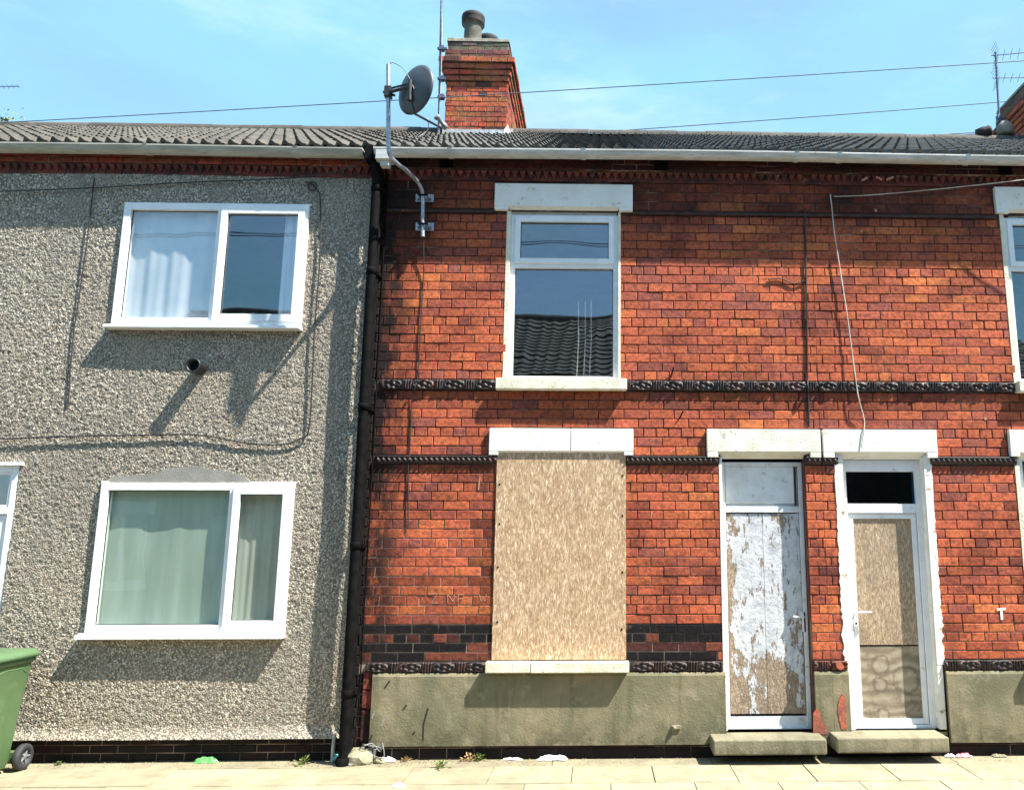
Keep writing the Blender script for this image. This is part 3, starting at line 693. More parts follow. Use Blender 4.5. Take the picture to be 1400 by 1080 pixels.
mb = MB(); mb.box(-2.07, -1.93, -.27, -.13, 5.24, 5.33); mb.box(-2.03, -1.95, -.24, -.16, 5.19, 5.24); mb.build('gutter_outlet', 'gutter_white', brickA, .006)

# black drainpipe, with collars, belongs to the pebbledash house
mb = MB(); px_ = -2.078; py_ = -.15
mb.lathe([(.041, .06), (.041, 4.98)], (px_, py_, 0), 16)
for z in (.55, 1.75, 2.95, 4.2, 5.0): mb.lathe([(.041, -.03), (.045, -.03), (.046, .03), (.041, .035)], (px_, py_, z), 16); mb.box(px_-.055, px_+.055, -.10, -.0, z-.016, z+.016)
mb.tube([(px_, py_, 4.98), (px_, py_, 5.1), (px_-.01, -.155, 5.18), (px_-.02, -.165, 5.26)], .043, 14)
mb.box(px_-.10, px_+.04, -.235, -.10, 5.26, 5.385)
mb.tube([(px_+.01, -.065, 5.2), (px_+.01, -.065, .06)], .030, 8)  # added tube hidden behind the drainpipe, widens its shadow band
mb.tube([(px_+.066, -.03, 5.2), (px_+.07, -.03, 3.5), (px_+.073, -.03, 2.2), (px_+.07, -.03, .3)], .007, 6)
mb.lathe([(.050, .06), (.058, .05), (.058, .0)], (px_, py_, 0), 16)
mb.build('drainpipe', 'black_iron', pebble)

# ------------------------------------------------------------------ chimneys
def chimney(own, x0, x1, y0, y1, zt, potlist, flip):
    mb = MB()
    col = lambda x, z, s: tuple(v*random.uniform(.75, 1.2)*(1-.2*max(0, (z-8.)/.7)) for v in (.50, .12, .055)) if random.random() > .05 else (.09, .04, .03)
    def faces(out, za, zb, rows, c=col):
        for (put, a, b) in ((lambda u, o, z: (u, y0-o, z), x0-out, x1+out), (lambda u, o, z: (x1+o, u, z), y0-out, y1+out),
                            (lambda u, o, z: (x0-o, -u, z), -y1-out, -y0+out), (lambda u, o, z: (-u, y1+o, z), -x1-out, -x0+out)):
            brick_zone(mb, put, a, b, za, zb, rows, (2, 5, 8, 11), [], c, out=out, jt=.011, rough=1.5)
        mb.box(x0-out+.007, x1+out-.007, y0-out+.007, y1+out-.007, za+.001, zb-.001, 1)
    faces(0, 7.1, 8.36, 16); faces(.022, 8.36, 8.445, 1); faces(.045, 8.445, 8.53, 1); faces(.07, 8.53, 8.615, 1); faces(.105, 8.615, 8.70, 1); faces(.03, 8.70, 8.86, 2, lambda x, z, s: tuple(v*random.uniform(.7, 1.2) for v in (.20, .085, .055))); faces(.0, 8.86, 9.0, 2, lambda x, z, s: tuple(v*random.uniform(.7, 1.2) for v in (.16, .115, .08)))
    ch = mb.build('chimney', ['brick', 'mortar_soft'], own)
    f = MB(); a = .012
    f.add([(x0-a, y0-a, 9.0), (x1+a, y0-a, 9.0), (x1+a, y1+a, 9.0), (x0-a, y1+a, 9.0), (x0-a+.01, y0-a+.01, 9.06), (x1+a-.01, y0-a+.01, 9.05), (x1+a-.01, y1+a-.01, 9.05), (x0-a+.01, y1+a-.01, 9.06), (x0+.2, y0+.25, 9.16), (x1-.2, y0+.25, 9.16), (x1-.2, y1-.25, 9.16), (x0+.2, y1-.25, 9.16)],
          [(0, 1, 5, 4), (1, 2, 6, 5), (2, 3, 7, 6), (3, 0, 4, 7), (4, 5, 9, 8), (5, 6, 10, 9), (6, 7, 11, 10), (7, 4, 8, 11), (8, 9, 10, 11)])
    f.build('flaunching', 'flaunch', ch, .008)
    fl = MB()
    fl.box(x0-.02, x1+.02, y0-.022, y0-.006, 7.40, 7.60)
    s = x1 if flip else x0
    for k in range(6):
        yy = y0+k*.15; zz = 7.52+k*.084
        fl.box(s+.012 if flip else s-.02, s+.02 if flip else s-.012, yy-.02, yy+.145, zz-.14, zz+.10)
    fl.build('flashing', 'lead', ch)
    if flip:
        wp = MB(); rq = random.Random(2); ys = [y0-.03+.05*k for k in range(9)]
        top_ = [7.66+rq.uniform(-.03, .07)-.02*abs(k-3) for k in range(9)]
        for k in range(8): wp.add([(x1+.024, ys[k], 7.40), (x1+.024, ys[k+1], 7.40), (x1+.024, ys[k+1], top_[k+1]), (x1+.024, ys[k], top_[k])], [(0, 1, 2, 3)])
        wp.add([(x1-.05, y0-.026, 7.40), (x1+.024, y0-.026, 7.40), (x1+.024, y0-.026, 7.68), (x1-.03, y0-.026, 7.60)], [(0, 1, 2, 3)])
        wp.build('repair_patch', 'white_paint', ch)
    for (px, py, r, h, m, cowl) in potlist:
        p = MB()
        if cowl == 'wide': pr = [(r*1.02, 0), (r*.96, h*.72), (r*.98, h*.74), (r*1.22, h*.78), (r*1.28, h*.86), (r*1.22, h*.90), (r*1.30, h*.93), (r*1.24, h), (r*.9, h), (r*.85, h*.5)]
        else: pr = [(r*1.1, 0), (r*.92, h*.8), (r*1.08, h*.84), (r*1.08, h*.92), (r, h), (r*.78, h), (r*.75, h*.6)]
        p.lathe(pr, (px, py, 9.08), 20)
        if cowl == 'wide':
            p.lathe([(r*1.27, h*.775), (r*1.30, h*.83), (r*1.27, h*.9), (r*1.32, h*.93), (r*1.26, h+.006), (r*.88, h+.006)], (px, py, 9.08), 20, mi=1)
        p.build('chimney_pot', [m, 'pot_dark'], ch)
    return ch
chimney(brickA, -2.25, -1.36, 3.55, 5.5, 9.0, [(-1.96, 3.95, .135, .60, 'pot_buff', 'wide'), (W(668, 45, 4.5)[0], 4.5, .13, .60, 'pot_dark', 'wide'), (W(681, 52, 5.05)[0], 5.05, .12, .50, 'cornice', '')], True)
chimney(brickB, 6.80, 7.66, 3.55, 5.35, 9.0, [(7.2, 4.0, .12, .45, 'pot_buff', 'wide'), (7.2, 4.8, .12, .4, 'pot_dark', '')], False)
# ridge vent stub and mortar lump by the right chimney
mb = MB(); q = W3(1350, 182, 4.25); mb.lathe([(.0, -.16), (.085, -.16), (.10, -.05), (.085, .0), (.095, .03), (.07, .06), (.0, .06)], (q.x, 4.25, q.z+.02), 16, ax=(.9, -.3, .2))
mb.build('ridge_vent', 'pot_dark', brickB)
mb = MB(); q = W3(1376, 172, 4.25); mb.lathe([(.0, -.14), (.13, -.14), (.12, .0), (.06, .09), (0, .1)], (q.x, 4.3, q.z), 14); mb.build('mortar_cap', 'flaunch', brickB)

# ------------------------------------------------------------------ lintels and sills
def lintel(par, x0, x1, z0, z1, lug, drop, name='lintel', m='white_paint', out=.035, cut=.0, cracks=()):
    mb = MB(); zi = z0+drop
    segs = [x0]+[c for c in cracks]+[x1]
    for i in range(len(segs)-1):
        a, b = segs[i]+(.003 if i else 0), segs[i+1]-(.003 if i < len(segs)-2 else 0)
        mb.box(a, b, -out, .02, zi, z1)
    mb.box(x0+.001, x0+lug, -out+.001, .02, z0, zi+.001); mb.box(x1-lug, x1-.001, -out+.001, .02, z0, zi+.001)
    mb.box(x0+.1, x1-.1, .021, .12, zi-.02, z1-.02)
    # sloping soffit between the lugs
    mb.add([(x0+lug, -out+.004, zi), (x1-lug, -out+.004, zi), (x1-lug-.03, .06, zi-.055), (x0+lug+.03, .06, zi-.055), (x0+lug, .06, zi), (x1-lug, .06, zi)],
           [(0, 3, 2, 1), (0, 4, 3), (1, 2, 5)])
    return mb.build(name, m, par, .005)
def frame_boxes(mb, x0, x1, z0, z1, w, y0, y1, wt=None, wb=None, mi=0):
    wt = wt or w; wb = wb or w
    mb.box(x0, x0+w, y0, y1, z0, z1, mi); mb.box(x1-w, x1, y0, y1, z0, z1, mi)
    mb.box(x0+w, x1-w, y0, y1, z1-wt, z1, mi); mb.box(x0+w, x1-w, y0, y1, z0, z0+wb, mi)
def pane(par, x0, x1, z0, z1, y, m='glass'):
    mb = MB(); mb.box(x0, x1, y, y+.005, z0, z1); return mb.build('pane', m, par)
def gasket(mb, x0, x1, z0, z1, y, w=.008): frame_boxes(mb, x0, x1, z0, z1, w, y, y+.01, mi=1)
def curtain(par, x0, x1, z0, z1, y, m, folds=9, amp=.03, seed=0, gather=0.):
    r = np.random.default_rng(seed); xs = np.linspace(x0, x1, 90); zs_ = np.linspace(z0, z1, 24)
    X, Zz = np.meshgrid(xs, zs_); t = (X-x0)/(x1-x0); v = (Zz-z0)/(z1-z0)
    ph = r.uniform(0, 6, 4)
    Yy = y+amp*(np.sin(t*folds*6.28+ph[0]+.5*np.sin(v*3+ph[1]))*.6+np.sin(t*folds*2.3*6.28+ph[2])*.25+np.sin(t*folds*.45*6.28+ph[3]+v)*.5)
    X = X+(.5-t)*gather*np.sin(v*3.14)
    o = grid_obj('curtain', X, Yy, Zz, None, m, par)
    so = o.modifiers.new('s', 'SOLIDIFY'); so.thickness = .002
    return o

def top_light_window(own, H, lint, sillb, lbl=None, cords=False):
    x0, x1, z0, z1 = H
    f = MB(); yf = .03
    zt = z1-.02
    frame_boxes(f, x0+.012, x1-.012, z0+.0, zt, .046, yf, yf+.07)
    zm = z1-.52*(z1-z0)/1.63                       # transom
    f.box(x0+.058, x1-.058, yf+.001, yf+.07, zm-.03, zm+.02)
    frame_boxes(f, x0+.05, x1-.05, zm+.012, zt-.025, .052, yf-.014, yf+.03)      # top-hung sash stands proud
    gasket(f, x0+.100, x1-.100, zm+.062, zt-.075, yf+.012)
    gasket(f, x0+.056, x1-.056, z0+.044, zm-.028, yf+.03)
    w = f.build('window', ['upvc', 'dark_plastic'], own, .004)
    p = pane(w, x0+.10, x1-.10, zm+.06, zt-.073, yf+.018); pane(w, x0+.05, x1-.05, z0+.04, zm-.02, yf+.036)
    # cement fillet in the reveals
    for a_, b_ in ((x0-.028, x0+.012), (x1-.012, x1+.012)):
        r = MB(); r.box(a_, b_, -.003, .1, z0, z1); r.build('reveal_strip', 'cream_paint', w)
    lo = lintel(w, *lint, .13, .035)
    sb = MB(); sb.box(sillb[0], sillb[1], -.085, .03, sillb[2], sillb[3]); sb.build('sill', 'cream_paint', w, .006)
    return w
wU = top_light_window(brickA, H_U, (-1.0, .305, 4.86, 5.125), (-.935, .246, 3.135, 3.235))
# three pale blind cords hanging inside
for i, (cx_, a, b) in enumerate(((-.205, 4.02, 3.25), (-.14, 4.03, 3.25), (-.085, 4.05, 3.25))):
    mb = MB(); mb.tube([(cx_, .16, a), (cx_+.004, .16, (a+b)/2), (cx_-.012, .16, b)], .006, 6); mb.build('blind_cord', 'white_cable', wU)
wR = top_light_window(brickB, H_RU, (3.793, 5.09, 4.885, 5.15), (3.835, 4.95, 3.135, 3.235))

# boarded window
x0, x1, z0, z1 = H_B
f = MB(); frame_boxes(f, x0+.02, x1-.02, z0, z1, .05, .05, .11); wB = f.build('window', 'upvc_old', brickA, .004)
mb = MB(); bx0, bx1 = -.912, .238
mb.box(bx0, bx1, -.014, .006, .795, 2.568); o = mb.build('boarding', 'osb', wB, .002)
o['label'] = 'pale strand board screwed over the window'
for (x, y) in ((683, 662), (683, 716), (681, 775), (851, 650), (851, 705), (851, 782), (680, 850), (850, 860)):
    mb = MB(); q = W3(x, y, -.014); mb.lathe([(0, -.004), (.007, -.004), (.009, 0)], (q.x, -.014, q.z), 8, 'y'); mb.build('screw_head', 'black_iron', wB)
lintel(wB, -.985, .305, 2.545, 2.785, .085, .035, cracks=(W(780, 600, -.03)[0],))
mb = MB(); mb.box(-.951, -.575, -.115, .0, .702, .787); mb.box(-.571, .261, -.115, .0, .700, .785); mb.build('sill', 'cream_paint', wB, .007)
# right house ground floor window (only its edge is in the picture)
x0, x1, z0, z1 = H_RL
f = MB(); frame_boxes(f, x0+.01, x1-.01, z0, z1, .06, .05, .11); gasket(f, x0+.07, x1-.07, z0+.06, z1-.06, .09); wRB = f.build('window', ['upvc', 'dark_plastic'], brickB, .004)
pane(wRB, x0+.06, x1-.06, z0+.05, z1-.05, .10); lintel(wRB, 3.728, 5.03, 2.545, 2.79, .085, .035)
mb = MB(); mb.box(x0-.03, x0+.012, -.003, .1, z0, z1); mb.build('reveal_strip', 'cream_paint', wRB)
mb = MB(); mb.box(3.74, 5.0, -.115, .0, .70, .787); mb.build('sill', 'cream_paint', wRB, .007)
curtain(wRB, 3.86, 4.9, .85, 2.5, .22, 'curtain_a', 8, .03, 4)

# pebbledash house windows: casements standing slightly proud
def casement(own, H, split, sill, m_g, cb, wide=.045):
    x0, x1, z0, z1 = H; f = MB(); yf = PB-.03
    frame_boxes(f, x0-.03, x1+.03, z0-.02, z1+.02, wide+.02, yf, yf+.08)
    f.box(split-.03, split+.025, yf+.001, yf+.08, z0+.04, z1-.04)
    frame_boxes(f, split+.008, x1+.002, z0+.018, z1-.018, .062, yf-.018, yf+.02)
    gasket(f, x0+.034, split-.028, z0+.044, z1-.044, yf+.03); gasket(f, split+.068, x1-.058, z0+.078, z1-.078, yf+.006)
    f.box(x0-.045, x1+.045, yf+.02, yf+.05, z1+.02, z1+.034)   # drip bead
    w = f.build('window', ['upvc', 'dark_plastic'], own, .004)
    pane(w, x0+.03, split-.025, z0+.04, z1-.04, yf+.036, m_g); pane(w, split+.062, x1-.052, z0+.07, z1-.07, yf+.012, m_g)
    s = MB(); s.add([(sill[0], PB-.098, z0-.064), (sill[1], PB-.098, z0-.064), (sill[1], PB-.098, z0-.038), (sill[0], PB-.098, z0-.038), (sill[0]+.0, yf, z0-.018), (sill[1], yf, z0-.018), (sill[0], yf+.06, z0-.064), (sill[1], yf+.06, z0-.064)],
                    [(0, 1, 2, 3), (3, 2, 5, 4), (6, 7, 1, 0), (4, 5, 7, 6), (0, 3, 4, 6), (1, 7, 5, 2)])
    s.build('sill', 'upvc', w, .003)
    return w
sU = W(301, 360)[0]; wLU = casement(pebble, H_LU, sU, (H_LU[0]-.055, H_LU[1]+.04), 'glass', None)
sL = W(316, 760)[0]; wLL = casement(pebble, H_LL, sL, (H_LL[0]-.07, H_LL[1]+.035), 'glass_low', None)
curtain(wLU, H_LU[0]-.05, sU+.02, H_LU[2]-.1, H_LU[3]+.02, .02, 'curtain_a', 4, .012, 1)
curtain(wLU, H_LU[1]-.22, H_LU[1]+.05, H_LU[2]-.1, H_LU[3]+.02, .02, 'curtain_a', 3, .022, 2)
curtain(wLL, H_LL[0]-.05, sL+.01, H_LL[2]-.1, H_LL[3]+.02, .02, 'curtain_b', 3, .006, 3)
curtain(wLL, sL+.03, H_LL[1]+.05, H_LL[2]-.1, H_LL[3]+.02, .02, 'curtain_c', 4, .008, 6)

# left door (only its right edge is in the picture)
x0, x1, z0, z1 = H_LD
f = MB(); frame_boxes(f, x0, x1, z0, z1, .055, -.03, .06); f.box(x0+.055, x1-.055, -.029, .06, 2.02, 2.075)
frame_boxes(f, x0+.05, x1-.05, 2.07, z1-.05, .03, -.02, .03); dr = f.build('door', 'upvc', pebble, .004)
pane(dr, x0+.07, x1-.07, 2.09, z1-.07, .0, 'glass')
lf = MB(); lf.box(x0+.058, x1-.058, -.01, .035, z0+.03, 2.015)
for (za, zb) in ((.35, .95), (1.1, 1.9)):
    for (xa, xb) in ((x0+.15, x0+.40), (x0+.47, x1-.15)): frame_boxes(lf, xa, xb, za, zb, .025, -.02, -.009)
lf.build('door_leaf', 'upvc', dr, .004)
mb = MB(); mb.box(x1-.10, x1-.07, -.025, -.01, .88, 1.08); mb.tube([(x1-.085, -.02, 1.02), (x1-.085, -.06, 1.02), (x1-.19, -.06, 1.02)], .009, 8); mb.build('handle', 'grey_plastic', dr)
mb = MB(); mb.box(x0-.05, x1+.05, -.30, .02, .02, .165); mb.build('step', 'step_stone', pebble, .01)
mb = MB(); mb.box(x0-.04, x1+.04, PB-.025, .0, z1+.0, z1+.03); mb.build('drip_rail', 'upvc_old', pebble)

# ------------------------------------------------------------------ doors of the brick houses
DY = .115
x0, x1, z0, z1 = H_D1
f = MB(); frame_boxes(f, x0+.012, x1-.005, z0+.01, z1-.06, .038, DY-.03, DY+.05, wb=.02); f.box(x0+.05, x1-.043, DY-.028, DY+.05, 2.045, 2.10)
f.box(x0+.05, x1-.043, DY-.012, DY+.05, z0+.03, z0+.115)
d1 = f.build('door', 'upvc_old', brickA, .004)
mb = MB(); mb.box(x0+.055, x1-.08, DY-.02, DY+.0, 2.125, z1-.10); mb.box(x0+.05, x1-.045, DY+.0, DY+.02, 2.10, z1-.098); mb.build('transom_panel', 'upvc_old', d1, .004)
mb = MB(); mb.box(x1-.078, x1-.060, DY-.022, DY, 2.11, z1-.10); mb.build('transom_gap', 'terracotta_dark', d1)
mb = MB(); xm = (x0+x1)/2-.0; mb.box(x0+.055, xm-.0015, DY-.018, DY+.02, z0+.135, 2.035); mb.box(xm+.0015, x1-.048, DY-.018, DY+.02, z0+.135, 2.035)
o = mb.build('boarded_leaf', 'peel', d1, .002); o['label'] = 'door panel with flaking pale blue white paint over brown board'
mb = MB(); q = W3(1092, 843, DY-.05); mb.tube([(q.x+.05, DY-.015, q.z), (q.x+.05, DY-.06, q.z), (q.x-.05, DY-.06, q.z+.002)], .0085, 8); mb.box(q.x+.035, q.x+.065, DY-.03, DY-.016, q.z-.13, q.z+.04); mb.build('handle', 'upvc', d1)
mb = MB(); mb.box(x0-.016, x0+.012, -.004, .10, z0+.02, z1-.03); mb.build('jamb_strip', 'jamb_paint', d1)
mb = MB(); mb.box(x0+.0, x1, .0, .25, .165, .19); mb.build('threshold', 'step_stone', d1)
lintel(brickA, .966, 1.997, 2.53, 2.785, .10, .05, m='old_white')
mb = MB(); sx0, sx1 = W(975, 1008, -.25)[0], W(1130, 1008, -.25)[0]; mb.box(sx0, sx1, -.26, .02, .075, .195); mb.build('step', 'step_stone', brickA, .012)

x0, x1, z0, z1 = H_D2
f = MB(); zt2 = z1-.03; frame_boxes(f, x0+.03, x1-.06, z0+.01, zt2, .05, DY-.04, DY+.05, wt=.115, wb=.03); f.box(x0+.08, x1-.11, DY-.038, DY+.05, 2.04, 2.125)
frame_boxes(f, x0+.085, x1-.115, z0+.045, 2.036, .045, DY-.024, DY+.03); gasket(f, x0+.078, x1-.108, 2.12, zt2-.112, DY-.01)
d2 = f.build('door', ['upvc', 'dark_plastic'], brickB, .004)
pane(d2, x0+.08, x1-.11, 2.12, zt2-.11, DY+.0, 'glass_tint')
zmid = W(1210, 882, DY)[1]
mb = MB(); mb.box(x0+.131, x1-.161, DY-.012, DY+.01, zmid+.006, 1.99); o = mb.build('upper_panel', 'osb_old', d2, .002)
mb = MB(); mb.box(x0+.131, x1-.161, DY-.006, DY+.012, z0+.09, zmid-.006)
o = mb.build('lower_panel', 'ply', d2, .002); o['label'] = 'water stained plywood panel'
mb = MB(); q = W3(1162, 837, DY-.06); hx = x0+.108
mb.box(hx-.016, hx+.016, DY-.034, DY-.022, q.z-.16, q.z+.05); mb.tube([(hx, DY-.03, q.z), (hx, DY-.075, q.z), (hx+.13, DY-.075, q.z+.003)], .0105, 8); mb.build('handle', 'upvc', d2)
mb = MB(); mb.lathe([(0, -.002), (.009, -.002), (.01, 0)], (hx, DY-.034, q.z-.095), 8, 'y'); mb.build('keyhole', 'black_iron', d2)
def ragged_strip(xa, xb, za, zb, y, edge, amp=.014, step=.03, seed=0):
    r = random.Random(seed); mb = MB(); z = za; p = (xa, xb)
    off = 0
    while z < zb:
        zn = min(z+step, zb); o2 = r.uniform(-amp, amp)*(.4 if z > 1.2 else 1.)
        a0, b0 = (xa+off, xb) if edge == 'l' else (xa, xb+off); a1, b1 = (xa+o2, xb) if edge == 'l' else (xa, xb+o2)
        mb.add([(a0, y, z), (b0, y, z), (b1, y, zn), (a1, y, zn), (a0, 0, z), (b0, 0, z), (b1, 0, zn), (a1, 0, zn)], [(0, 1, 2, 3), (0, 3, 7, 4), (1, 5, 6, 2)]); off = o2; z = zn
    return mb
mb = ragged_strip(x0-.045, x0+.03, z0+.02, z1-.0, -.006, 'l'); mb.box(x0+.001, x0+.031, .0, DY-.02, z0+.02, z1-.02)
mb.build('jamb_strip', 'jamb_paint', d2)
mb = ragged_strip(x1-.05, x1+.018, z0+.55, z1-.0, -.006, 'r', seed=3); mb.box(x1-.06, x1-.003, .0, DY-.03, z0+.02, z1-.02); mb.box(x1-.05, x1-.004, -.004, .0, z0+.02, z0+.55)
mb.build('jamb_strip', 'jamb_paint', d2)
mb = MB(); mb.box(x0+.0, x1, .0, .25, .165, .19); mb.build('threshold', 'step_stone', d2)
lintel(brickB, 2.018, 3.06, 2.53, 2.786, .10, .05)
mb = MB(); sx0, sx1 = W(1144, 1008, -.25)[0], W(1297, 1008, -.25)[0]; mb.box(sx0, sx1, -.26, .02, .085, .205); mb.build('step', 'step_stone', brickB, .012)

# pipe stub and scratches on the cement
q = W3(923, 995, -.06); mb = MB(); mb.lathe([(.0, -.03), (.018, -.03), (.02, .03)], (q.x, -.04, q.z), 10, ax=(.9, 1, 0)); mb.box(q.x-.03, q.x+.05, -.052, -.03, q.z-.012, q.z+.018); mb.build('pipe_stub', 'step_stone', brickA, .004)
def stroke(par, pts, w, m, name, y, th=.003):
    mb = MB()
    P = [W3(a, b, y) for a, b in pts]
    for i in range(len(P)-1):
        a, b = P[i], P[i+1]; d = (b-a).normalized(); n = Vector((-d.z, 0, d.x))*w/2
        vs = [a-n, b-n, b+n, a+n]; vs2 = [v+Vector((0, th, 0)) for v in vs]
        mb.add(vs+vs2, [(0, 1, 2, 3), (0, 4, 5, 1), (1, 5, 6, 2), (2, 6, 7, 3), (3, 7, 4, 0)])
    return mb.build(name, m, par)
for pts, w in (([(585, 968), (583, 975), (579, 990), (578, 1012)], .013), ([(533, 930), (526, 940)], .012), ([(556, 963), (551, 970)], .012), ([(528, 978), (521, 992)], .010), ([(512, 972), (508, 982)], .010), ([(509, 1004), (504, 1014)], .012), ([(567, 1000), (564, 1004)], .015)):
    stroke(brickA, pts, w, 'patch_cement' if w < .0105 else 'fascia', 'cement_scratch', -.0385 if True else 0, .003)
# chalk marks: a T at the right, faint scribbles at the left
stroke(brickB, [(1363, 833), (1375, 832)], .020, 'white_paint', 'chalk_mark', -.006); stroke(brickB, [(1369, 833), (1370, 847)], .022, 'white_paint', 'chalk_mark', -.0064)
for pts in ([(588, 812), (598, 811), (590, 824), (600, 824)], [(612, 824), (612, 812), (620, 823), (621, 812)], [(626, 824), (627, 812), (634, 813), (632, 818), (627, 818)], [(655, 812), (658, 822), (660, 815), (663, 822), (665, 812)]):
    stroke(brickA, pts, .005, 'chalk', 'chalk_mark', -.0045, .003)
for pts in ([(656, 652), (654, 670)], [(891, 698), (890, 709)]): stroke(brickA, pts, .010, 'chalk', 'paint_streak', -.0045, .003)
for pts in ([(1197, 286), (1198, 290)], [(1178, 314), (1178, 318)], [(1346, 530+40), (1348, 574)]): stroke(brickB, pts, .02, 'chalk', 'paint_streak', -.0045, .003)
for pts in ([(1178, 247), (1186, 243)], [(1198, 242), (1206, 246)], [(1212, 246), (1222, 242)]): stroke(brickB, pts, .022, 'chalk', 'lime_streak', -.062, .003)
# holes and brackets in the cornice
for own, cx in ((brickA, 904), (brickB, 1374), (brickA, 610)):
    q = W3(cx, 230, -.08); mb = MB(); mb.box(q.x-.065, q.x+.065, -.079, -.07, 5.252, 5.355); mb.build('cornice_hole', 'black_iron', own)
# small iron spikes in the mortar
for (a, b) in (((921, 502), (917, 516)), ((934, 562), (929, 572))):
    p, p2 = W3(*a, -.03), W3(*b, -.004); mb = MB(); mb.tube([p, p2], .007, 6); mb.build('iron_spike', 'black_iron', brickA)

# ------------------------------------------------------------------ cables
def cable(name, pts, r, m, label, cat='cable', group=None, parent=None, n=6, sub=4):
    P = [Vector(p) for p in pts]; out = []
    if len(P) > 2:
        for i in range(len(P)-1):
            p0, p1, p2, p3 = P[max(i-1, 0)], P[i], P[i+1], P[min(i+2, len(P)-1)]
            for k in range(sub):
                t = k/sub; out.append(.5*((2*p1)+(p2-p0)*t+(2*p0-5*p1+4*p2-p3)*t*t+(3*p1-p0-3*p2+p3)*t**3))
        out.append(P[-1])
    else: out = P
    mb = MB(); mb.tube(out, r, n); o = mb.build(name, m, parent)
    if label: tag(o, label, cat, group)
    return o
yw = PB-.022
cable('wall_cable', [W3(-60, 264, yw-.03), W3(0, 262, yw-.02), W3(130, 257, yw-.01), W3(250, 250, yw-.01), W3(350, 246, yw-.01), W3(418, 242, yw-.03), W3(470, 232, -.14), W3(500, 219, -.20)], .0055, 'black_cable', 'thin black cable running level along the pebbledash just below the sawtooth brick course')
loop = [(W(427, 255, yw)[0]+.038*math.cos(t), yw, W(427, 255, yw)[1]+.042*math.sin(t)) for t in np.linspace(2.0, 8.6, 14)]
cable('wall_cable', [W3(418, 250, yw)]+loop+[W3(433, 258, yw), W3(438, 275, yw), W3(438, 340, yw), W3(434, 400, yw), W3(430, 450, yw), W3(427, 520, yw), W3(422, 588, yw), W3(410, 600, yw), W3(385, 608, yw), W3(340, 606, yw), W3(300, 599, yw), W3(260, 594, yw), W3(190, 595, yw), W3(130, 596, yw), W3(60, 598, yw), W3(0, 600, yw), W3(-60, 601, yw)], .0065, 'black_cable', 'black cable looping above the upper left window, then bending level above the lower window')
cable('wall_cable', [W3(129, 243, yw), W3(126, 270, yw), W3(119, 330, yw), W3(109, 400, yw+.006), W3(99, 470, yw+.006), W3(93, 555, yw+.008)], .0055, 'black_cable', 'short black cable hanging down the pebbledash left of the upper window')
cable('drop_cable', [W3(1135, 266, -.02), W3(1137, 282, -.03), W3(1141, 320, -.035), W3(1149, 372, -.03), W3(1158, 430, -.035), W3(1166, 490, -.035), W3(1173, 540, -.05), W3(1181, 572, -.03), W3(1181, 588, -.045), W3(1178, 612, -.045)], .0055, 'white_cable', 'loose pale cable hanging down the red brick to the lintel over the right door')
cable('drop_cable', [W3(1140, 269, -.02), W3(1190, 267, -.04), W3(1260, 261, -.1), W3(1330, 254, -.16), W3(1400, 246, -.22), W3(1480, 236, -.3)], .0045, 'white_cable', 'pale cable slanting across the brick towards the upper right window lintel')
cable('wall_cable', [W3(1100, 288, -.012), W3(1101, 330, -.012), W3(1102, 380, -.012), W3(1103, 440, -.012), W3(1104, 519, -.012), W3(1104, 524, -.05), W3(1105, 534, -.05), W3(1105, 540, -.012), W3(1106, 584, -.012)], .009, 'black_cable', 'straight black cable down the party line between the two brick houses')
cable('wall_cable', [W3(1101, 384, -.012), W3(1085, 388, -.012), W3(1068, 381, -.012), W3(1050, 382, -.012)], .006, 'black_cable', 'short black cable stub branching left from the party line on the brick')
cable('wall_cable', [W3(579, 326, -.05), W3(579, 380, -.012), W3(575, 450, -.012), W3(571, 518, -.012), W3(569, 524, -.045), W3(566, 534, -.045), W3(563, 545, -.012), W3(560, 620, -.012), W3(559, 628, -.045), W3(558, 638, -.012), W3(558, 722, -.012)], .0055, 'black_cable', 'thin black cable dropping from the dish pole bracket down the red brick')
# overhead wires
def wire(a, b, Y, r, lab, sag=.05, far=1.):
    p, q = W3(*a, Y), W3(*b, Y); d = q-p
    p = p-d*.15; q = q+d*far; pts = []
    for i in range(21):
        t = i/20; v = p.lerp(q, t); v.z -= sag*4*t*(1-t)-sag*2*.3; pts.append(v)
    mb = MB(); mb.tube(pts, r, 6); tag(mb.build('overhead_wire', 'sky_cable'), lab, 'wire', 'overhead wires')
wire((20, 168), (1360, 86), 2.2, .0058, 'long overhead wire crossing in front of the satellite dish and the chimney', .04, .3)
wire((780, 184), (1365, 140), 6.2, .008, 'overhead wire rising from the ridge to the right hand aerial mast', .03, .3)
wire((1240, 187), (1395, 178), 5.9, .009, 'upper of two short wires meeting just above the ridge at the far right', .0, .6)
wire((1290, 186.5), (1395, 180), 5.9, .009, 'lower of two short wires meeting just above the ridge at the far right', .0, .6)
for zz, yy in ((6.32, -4.5), (6.26, -4.45)):
    mb = MB(); mb.tube([(-14+i*1.5, yy, zz+.0003*(-14+i*1.5-1)**2) for i in range(19)], .008, 6); tag(mb.build('overhead_wire', 'sky_cable'), 'thin wire over the street, seen only as a dark line reflected in the upper panes', 'wire', 'wires over the street')

